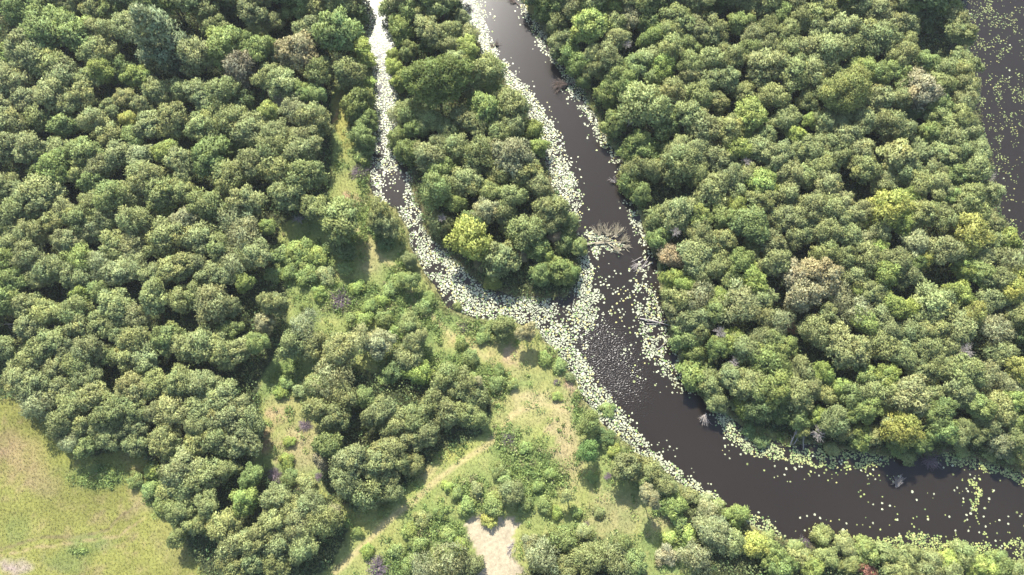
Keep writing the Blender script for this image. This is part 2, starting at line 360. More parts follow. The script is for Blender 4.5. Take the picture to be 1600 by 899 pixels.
for kind, cnt, nlv in (('dome', 8, 11000), ('cluster', 7, 9500), ('ball', 2, 7500), ('cone', 1, 15000), ('wispy', 3, 4200), ('shrub', 4, 4200), ('big', 2, 24000)):
    PROTO[kind] = [crown_proto(kind, 100 + 17 * i + len(kind), nlv) for i in range(cnt)]
def trunk_proto(seed, stems):
    rg = random.Random(seed); T = Tubes()
    for s in range(stems):
        a = rg.uniform(0, 6.28); b0 = (0.05 * stems * math.cos(a), .05 * stems * math.sin(a), -.12)
        fork = np.array((.16 * stems * .5 * math.cos(a), .16 * stems * .5 * math.sin(a), .55))
        T.add(bend(b0, fork, 4, .05, rg), [.085, .072, .062, .055], 6)
        for k in range(4):
            a2 = a + rg.uniform(-1.5, 1.5) + k * 1.57
            e = np.array((.62 * math.cos(a2), .62 * math.sin(a2), rg.uniform(.85, 1.35)))
            pts = bend(fork, e, 4, .08, rg); T.add(pts, [.05, .038, .026, .012], 5)
            for q in range(2):
                e2 = pts[2] + np.array((rg.uniform(-.3, .3), rg.uniform(-.3, .3), rg.uniform(.1, .35)))
                T.add(bend(pts[2], e2, 3, .08, rg), [.022, .015, .006], 4)
    return T.mesh('trunk', M_BARK)
TRUNKS = [trunk_proto(5, 1), trunk_proto(6, 2), trunk_proto(8, 3)]
def twig_proto(seed, n=46, mtl=None, flat=.7, thick=.018):
    """a leafless spray of twigs, unit radius, base at the origin"""
    rg = random.Random(seed); T = Tubes()
    for i in range(n):
        a = rg.uniform(0, 6.283); el = rg.uniform(.15, 1.45); L = rg.uniform(.6, 1.05)
        e = np.array((math.cos(a) * math.cos(el), math.sin(a) * math.cos(el), math.sin(el) * flat)) * L
        pts = bend((0.05 * math.cos(a), .05 * math.sin(a), 0), e, 5, .10, rg); T.add(pts, [thick * 1.5, thick * 1.2, thick, thick * .7, thick * .35], 3)
        for k in range(3):
            j = rg.choice((2, 3)); e2 = pts[j] + np.array([rg.uniform(-.25, .25) for _ in range(3)]) + (e * .18)
            T.add(bend(pts[j], e2, 3, .12, rg), [thick * .6, thick * .45, thick * .2], 3)
    return T.mesh('twigs', mtl or M_PURPLE)
TW_PURPLE = [twig_proto(3, 110, M_PURPLE, .55, .022), twig_proto(4, 100, M_PURPLE, .6, .022)]
TW_DEAD = [twig_proto(13, 40, M_DEAD, .8, .024), twig_proto(14, 30, M_DEAD, .7, .026)]

# ------------------------------------------------------------------ the setting: ground sheet and water
def axis(lo, hi, step, far):
    a = np.arange(lo, hi + step, step); k = np.array([8, 20, 50, 120, 400, 1200, far])
    return np.concatenate([lo - k[::-1], a, a[-1] + k])
ax = axis(-104, 104, .42, 5000); ay = axis(-36, 94, .42, 5000)
GX, GY = np.meshgrid(ax, ay)
inside = (np.abs(GX) < 115) & (GY > -46) & (GY < 104)
CX = np.clip(GX, -118, 118); CY = np.clip(GY, -48, 106)
gpx, gpy, gsc = ground_arrays(CX, CY)
gsd = water_sd(CX, CY); gsd = np.where(inside, gsd, np.minimum(gsd, -1.5))
GZ = ground_z(CX, CY, gsd, gpx, gpy)
gc = ground_colour(gpx, gpy, gsd)
far = ~inside
ny, nx = GX.shape
idx = np.arange(ny * nx).reshape(ny, nx)
Fc = np.stack([idx[:-1, :-1], idx[:-1, 1:], idx[1:, 1:], idx[1:, :-1]], -1).reshape(-1, 4)
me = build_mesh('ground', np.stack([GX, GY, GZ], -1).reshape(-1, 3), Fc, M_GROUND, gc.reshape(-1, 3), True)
link('ground', me, None, {'kind': 'structure'})
wv = [(-117, -47, 0), (117, -47, 0), (117, 105, 0), (-117, 105, 0)]
wm = build_mesh('river_water', wv, [(0, 1, 2, 3)], M_WATER)
link('river_water', wm, None, {'kind': 'structure'})
def ground_at(X, Y):
    X = np.atleast_1d(np.asarray(X, float)); Y = np.atleast_1d(np.asarray(Y, float))
    px, py, _ = ground_arrays(X, Y); sd = water_sd(X, Y); return ground_z(X, Y, sd, px, py), sd

# ------------------------------------------------------------------ lily pads
def capsule(px, py, pts, wmul=1.0):
    """largest of 1 - (distance / width) along a polyline of (x, y, width)"""
    best = np.full(px.shape, -9.0)
    for i in range(max(1, len(pts) - 1)):
        a = pts[i]; b = pts[min(i + 1, len(pts) - 1)]
        ab = (b[0] - a[0], b[1] - a[1]); L = ab[0] ** 2 + ab[1] ** 2 + 1e-6
        t = np.clip(((px - a[0]) * ab[0] + (py - a[1]) * ab[1]) / L, 0, 1)
        d = np.hypot(px - a[0] - t * ab[0], py - a[1] - t * ab[1]); wdt = (a[2] + (b[2] - a[2]) * t) * wmul
        best = np.maximum(best, 1 - d / wdt)
    return best
BANDS = [  # polyline (x, y, half width), fullness
 ([(583,-60,32),(590,0,30),(597,60,26),(598,130,22),(602,200,28),(610,245,26)], .93),
 ([(588,240,12),(592,300,9),(598,318,8)], .8), ([(634,240,16),(645,300,12),(648,330,16)], .75),
 ([(640,340,20),(665,390,26),(700,430,30),(735,465,26),(770,488,24),(810,485,26),(850,485,20)], .86),
 ([(722,-40,20),(727,0,17),(738,28,22),(745,50,14),(768,92,14),(790,118,14),(820,155,16),(850,200,16),(868,240,17),(880,285,22),(893,312,15)], .95),
 ([(922,368,11),(940,378,11),(962,386,10)], .99), ([(928,392,8),(932,396,8)], .99), ([(895,320,12),(900,350,10),(903,380,8)], .6), ([(905,400,10),(914,430,15),(918,468,22),(912,492,22)], .9), ([(925,375,13),(935,385,10)], .85),
 ([(810,-40,12),(822,8,12),(850,62,12),(886,106,15),(908,142,17),(940,190,17),(965,240,16)], .82),
 ([(975,265,9),(988,305,12),(990,325,14),(1000,372,10),(1008,405,10),(1002,450,10)], .62),
 ([(1010,470,18),(1018,510,22),(1025,545,26),(1055,578,24),(1078,605,14)], .66),
 ([(1122,645,9),(1145,678,14),(1180,700,14),(1215,708,13)], .95), ([(1235,712,13),(1290,718,15),(1340,720,15),(1380,715,14)], .82),
 ([(1480,715,11),(1530,722,13),(1560,732,10),(1600,745,12)], .9),
 ([(835,505,18),(866,530,24),(893,565,22),(915,600,18),(940,635,20),(968,672,20),(1000,700,16),(1040,738,15),(1080,765,16),(1115,785,12)], .93),
 ([(1150,800,8),(1185,822,16),(1205,838,12)], .8),
 ([(1310,842,8),(1350,846,7),(1395,848,8),(1425,845,14),(1460,855,16),(1500,860,14),(1545,862,12)], .85), ([(1580,850,14),(1600,880,22)], .6),
 ([(1520,752,5),(1530,770,7),(1520,785,9),(1522,800,5)], .8), ([(1500,748,14),(1520,830,24)], .16), ([(1540,840,18),(1570,850,18)], .3),
]
LOOSE = [  # polyline, share of pads: singly floating ones
 ([(930,470,60)], .12), ([(900,500,26),(905,560,14)], .35), ([(1005,430,30),(1010,560,40)], .10), ([(1250,738,18),(1400,748,14)], .07), ([(1150,690,30),(1230,735,20)], .07),
 ([(1400,800,50),(1560,830,30)], .045), ([(1500,750,30),(1560,830,60)], .075), ([(1260,820,20),(1450,838,20)], .05), ([(1490,800,30)], .06), ([(1350,770,20)], .08),
 ([(900,345,20)], .06), ([(740,110,50)], .012), ([(1040,700,12),(1080,740,10)], .10), ([(605,290,30)], .08), ([(870,260,26),(900,330,22)], .10), ([(840,170,22),(870,220,20)], .08),
]
sp = .275
jx = np.arange(-112, 112, sp); jy = np.arange(-42, 100, sp * .9)
PX, PY = np.meshgrid(jx, jy); PX = PX + (np.arange(len(jy)) % 2)[:, None] * sp / 2
PX = PX + rng.uniform(-.10, .10, PX.shape); PY = PY + rng.uniform(-.11, .11, PY.shape)
PX = PX.ravel(); PY = PY.ravel()
lx, ly, ls = ground_arrays(PX, PY)
cl = fbm(lx / 9 + 3, ly / 9 + 8, 3); cl2 = fbm(lx / 22 + 30, ly / 22 + 18, 2)
dens = np.zeros(PX.shape)
for pts, f in BANDS:
    b = capsule(lx + (cl2 - .5) * 12, ly + (cl - .5) * 12, pts)
    edge = np.clip((b + .12) * 3.0, 0, 1)
    holes = np.clip((cl - .5 + (f - .5) * .62) * 9, 0, 1)
    dens = np.maximum(dens, edge * holes * min(1, f + .08) + (b > -.7) * .07 * f)
for pts, f in LOOSE:
    b = capsule(lx, ly, pts); dens = np.maximum(dens, np.clip((b + .1) * 3, 0, 1) * f * np.clip((cl - .3) * 4.5, 0.05, 2.0))
frv = inpoly(lx, ly, FAR_RIVER)
cl3 = fbm(lx / 13 + 90, ly / 13 + 60, 4)
dens = np.where(frv, np.clip((cl3 - .50) * 3.0, 0, .75) * np.clip(1.3 - (lx - 1505) / 160, .35, 1) + .05, dens)
keep = (rng.random(PX.shape) < dens)
PX = PX[keep]; PY = PY[keep]; lx = lx[keep]; ly = ly[keep]; frv = frv[keep]; dn = dens[keep]
sdw = water_sd(PX, PY); k2 = sdw > -.25
PX = PX[k2]; PY = PY[k2]; lx = lx[k2]; ly = ly[k2]; frv = frv[k2]; dn = dn[k2]
n = len(PX)
Rp = rng.uniform(.075, .19, n) * np.where(frv, .72, .92); Rp *= np.where(rng.random(n) < .12, 1.22, 1)
east = np.clip((lx - 1050) / 250, 0, 1)
def pad_colours(n, e):
    a = np.array((.40, .41, .26)); b = np.array((.30, .34, .11)); c = a * (1 - e[:, None]) + b * e[:, None]  # western pads carry the sun's glare in their colour, paler and whiter
    c = c * rng.uniform(.62, 1.2, (n, 1)); yel = rng.random(n) < .10
    c[yel] = np.array((.48, .44, .16)) * rng.uniform(.8, 1.1, (yel.sum(), 1)); dk = rng.random(n) < .12
    c[dk] = np.array((.18, .26, .08)) * rng.uniform(.8, 1.2, (dk.sum(), 1)); return c
PC = pad_colours(n, east); PC[frv] *= .72
def pads_arrays(X, Y, R, Cc, seed, z0=.012):
    g = np.random.default_rng(seed); n = len(X); K = 9
    rot = g.uniform(0, 6.28, n); ang = np.linspace(.22, 2 * math.pi - .22, K)[None, :] + rot[:, None]
    rad = R[:, None] * (1 + g.normal(0, .05, (n, K))); el = g.uniform(.84, 1.0, n)
    tl = g.normal(0, .085, (n, 2)); z = z0 + g.uniform(0, .03, n)
    ex = rad * np.cos(ang); ey = rad * np.sin(ang) * el[:, None]
    ez = z[:, None] + ex * tl[:, :1] + ey * tl[:, 1:] + g.normal(0, .006, (n, K))
    ez = np.maximum(ez, .004 + z[:, None] * .3)
    V = np.zeros((n, K + 1, 3)); V[:, 1:, 0] = X[:, None] + ex; V[:, 1:, 1] = Y[:, None] + ey; V[:, 1:, 2] = ez
    V[:, 0, 0] = X; V[:, 0, 1] = Y; V[:, 0, 2] = z
    base = (np.arange(n) * (K + 1))[:, None]
    tri = np.array([(0, i, i + 1) for i in range(1, K)])
    Fc = (base[:, :, None] + tri[None]).reshape(-1, 3)
    return V.reshape(-1, 3), Fc, np.repeat(Cc, K + 1, 0)
# the most separate pads become objects of their own
onscreen = (lx > 4) & (lx < 1596) & (ly > 4) & (ly < 895)
lonely = np.where((dn < .16) & onscreen & (sdw[k2] > .6))[0]
lonely = lonely[np.argsort(-Rp[lonely])][:240]
mass = np.ones(n, bool); mass[lonely] = False
V, Fc, T = pads_arrays(PX[mass], PY[mass], Rp[mass], PC[mass], 5)
link('lily_pads', build_mesh('lily_pads', V, Fc, M_PAD, T), None, {'kind': 'stuff', 'label': 'pale yellow-green lily pads crowding the margins of the river channels', 'category': 'lily pads'})
pad_meshes = []
for i in range(8):
    v, f, t = pads_arrays(np.zeros(1), np.zeros(1), np.array([.22]), np.array([PC[lonely[i]]]), 50 + i, .014)
    pad_meshes.append(build_mesh('lily_pad', v, f, M_PAD, t))
def pad_place(x, y):
    if x > 1460 and y < 560: return 'far right channel', 'single pads on the far right channel'
    if y > 690 and x > 1080: return 'lower right water', 'single pads on the lower right reach'
    if x < 700 and y < 480: return 'left channel', 'single pads in the left channel'
    if y < 390: return 'above the driftwood', 'single pads above the driftwood'
    return 'below the driftwood', 'single pads below the driftwood'
ORD = ['zeroth','first','second','third','fourth','fifth','sixth','seventh','eighth','ninth','tenth','eleventh','twelfth','thirteenth','fourteenth','fifteenth','sixteenth','seventeenth','eighteenth','nineteenth','twentieth'] + ['twenty-%s' % k for k in ('first','second','third','fourth','fifth','sixth','seventh','eighth','ninth')] + ['thirtieth'] + ['thirty-%s' % k for k in ('first','second','third','fourth','fifth','sixth','seventh','eighth','ninth')] + ['fortieth']
reach = {}
for i in lonely: reach.setdefault((pad_place(lx[i], ly[i]), int(ly[i] // 12)), []).append((lx[i], i))
for (pl, yy), mem in reach.items():
    ri = sorted(k[1] for k in reach if k[0] == pl).index(yy) + 1
    for ci, (_, i) in enumerate(sorted(mem)):
        o = link('lily_pad', pad_meshes[i % 8]); s = Rp[i] / .22; o.location = (PX[i], PY[i], 0.004); o.scale = (s, s, 1); o.rotation_euler[2] = rng.uniform(0, 6.28)
        o['label'] = 'loose lily pad, %s from the left in %s row, %s' % (ORD[ci + 1], ORD[min(ri, 30)], pl[0]); o['category'] = 'lily pad'; o['group'] = pl[1]

# ------------------------------------------------------------------ grass, herbs and undergrowth (uncountable cover)
def in_frame(px, py, mrg=60): return (px > -mrg) & (px < 1600 + mrg) & (py > -mrg) & (py < 899 + mrg)
def clump_cover(name, X, Y, Z, rad, hgt, per, cols, ln, seed, label, category, up=.6, rat=.45):
    g = np.random.default_rng(seed); n = len(X)
    d = unit(g.normal(size=(n, per, 3))); d[..., 2] = np.abs(d[..., 2])
    r = g.random((n, per, 1)) ** .35
    P = np.stack([X, Y, Z], -1)[:, None] + d * r * np.stack([rad, rad, hgt], -1)[:, None]
    P = P.reshape(-1, 3); d = d.reshape(-1, 3); m = len(P)
    lg = d * .8 + g.normal(size=(m, 3)) * .6 + np.array((0, 0, up)); nr = d + g.normal(size=(m, 3)) * .5 + np.array((0, 0, .6))
    l = g.uniform(.6, 1.35, m) * np.repeat(ln, per); w_ = l * g.uniform(rat * .7, rat * 1.3, m)
    V, Fc = leaf_quads(P, lg, nr, l, w_)
    c = np.repeat(cols, per, 0) * (1 + g.normal(0, .15, (m, 1))); c = np.clip(c, .01, .9)
    o = link(name, build_mesh(name, V, Fc, M_COVER, np.repeat(c, 4, 0)), None, {'kind': 'stuff', 'label': label, 'category': category}); return o
def scatter(step, seed):
    g = np.random.default_rng(seed); a = np.arange(-100, 100, step); b = np.arange(-34, 92, step)
    X, Y = np.meshgrid(a, b); X = (X + g.uniform(-.5, .5, X.shape) * step).ravel(); Y = (Y + g.uniform(-.5, .5, Y.shape) * step).ravel()
    px, py, _ = ground_arrays(X, Y); k = in_frame(px, py); return X[k], Y[k], px[k], py[k], g
# grass
X, Y, px, py, g = scatter(.34, 21)
z, sd = ground_at(X, Y); k = (sd < -.1) & ~wood_mask(px, py) & ~inpoly(px, py, SAND)
dl = np.full(px.shape, 1e9)
for pts, wd_, _ in PATHS: dl = np.minimum(dl, dist_line(px, py, pts) - wd_)
k &= (dl > 0) | (g.random(len(X)) < .35)
X, Y, px, py, z, sd = X[k], Y[k], px[k], py[k], z[k], sd[k]; n = len(X)
c = ground_colour(px, py, sd - 3) * g.uniform(.72, 1.25, (n, 1))
hh = .10 + .30 * fbm(px / 16, py / 16, 3) ** 2 * 1.6
clump_cover('meadow_grass', X, Y, z - .02, np.full(n, .17), hh, 7, c, np.full(n, .20), 22, 'sunlit yellow-green meadow grass with dry straw coloured patches', 'grass', 1.4, .22)
# leafy herbs and low scrub in the open ground
X, Y, px, py, g = scatter(.52, 31)
z, sd = ground_at(X, Y); sc_ = scrub_amount(px, py); q = fbm(px / 13 + 70, py / 13 + 3, 3)
k = (sd < -.3) & ~wood_mask(px, py) & ~inpoly(px, py, SAND) & ((sc_ * np.clip((q - .30) * 5, 0, 1) > g.random(len(X)) * .95) | ((g.random(len(X)) < .045 + .25 * (q > .62)) & (px > 330)))
X, Y, px, py, z = X[k], Y[k], px[k], py[k], z[k]; n = len(X); q = q[k]
c = np.where(g.random((n, 1)) < .5, np.array((.17, .24, .07)), np.array((.25, .31, .09))) * g.uniform(.75, 1.3, (n, 1))
bg_ = (g.random(n) < .08)[:, None]; c = np.where(bg_, np.array((.28, .26, .12)), c)
sz = g.uniform(.35, .95, n) * (.7 + q)
clump_cover('leafy_herbs', X, Y, z, sz * .8, sz * .9, 34, c, np.full(n, .25), 32, 'bright green nettles and low leafy scrub covering the open ground', 'herbs', .2, .6)
# undergrowth below the woods
X, Y, px, py, g = scatter(.95, 41)
z, sd = ground_at(X, Y); k = (sd < .1) & wood_mask(px, py) & ~inpoly(px, py, SAND)
X, Y, px, py, z, sd = X[k], Y[k], px[k], py[k], z[k], sd[k]; n = len(X)
q = fbm(px / 24 + 7, py / 24 + 3, 3)
c = np.array((.145, .19, .07)) * g.uniform(.7, 1.35, (n, 1)) * np.array((1, 1, 1)); c[:, 0] *= g.uniform(.8, 1.3, n)
hg = .5 + 2.2 * np.clip(q, .2, .8) * np.clip(-sd / 3, .35, 1)
clump_cover('undergrowth', X, Y, z, g.uniform(.6, 1.1, n), hg, 34, c, np.full(n, .30), 42, 'dark green undergrowth showing in the gaps between the trees', 'undergrowth', .2, .55)
# pale sedge along the water's edge
X, Y, px, py, g = scatter(.36, 51)
z, sd = ground_at(X, Y); q = fbm(px / 20 + 7, py / 20 + 31, 3)
k = (sd < .25) & (sd > -1.9) & (q > .38) & (g.random(len(X)) < .8)
X, Y, px, py, z = X[k], Y[k], px[k], py[k], np.maximum(z[k], -.02); n = len(X)
c = np.where(g.random((n, 1)) < .5, np.array((.34, .33, .16)), np.array((.17, .22, .08))) * g.uniform(.7, 1.2, (n, 1))
clump_cover('bank_sedge', X, Y, z, np.full(n, .22), np.full(n, .45), 12, c, np.full(n, .34), 52, 'straw and green sedge fringing the river banks', 'sedge', 1.5, .16)

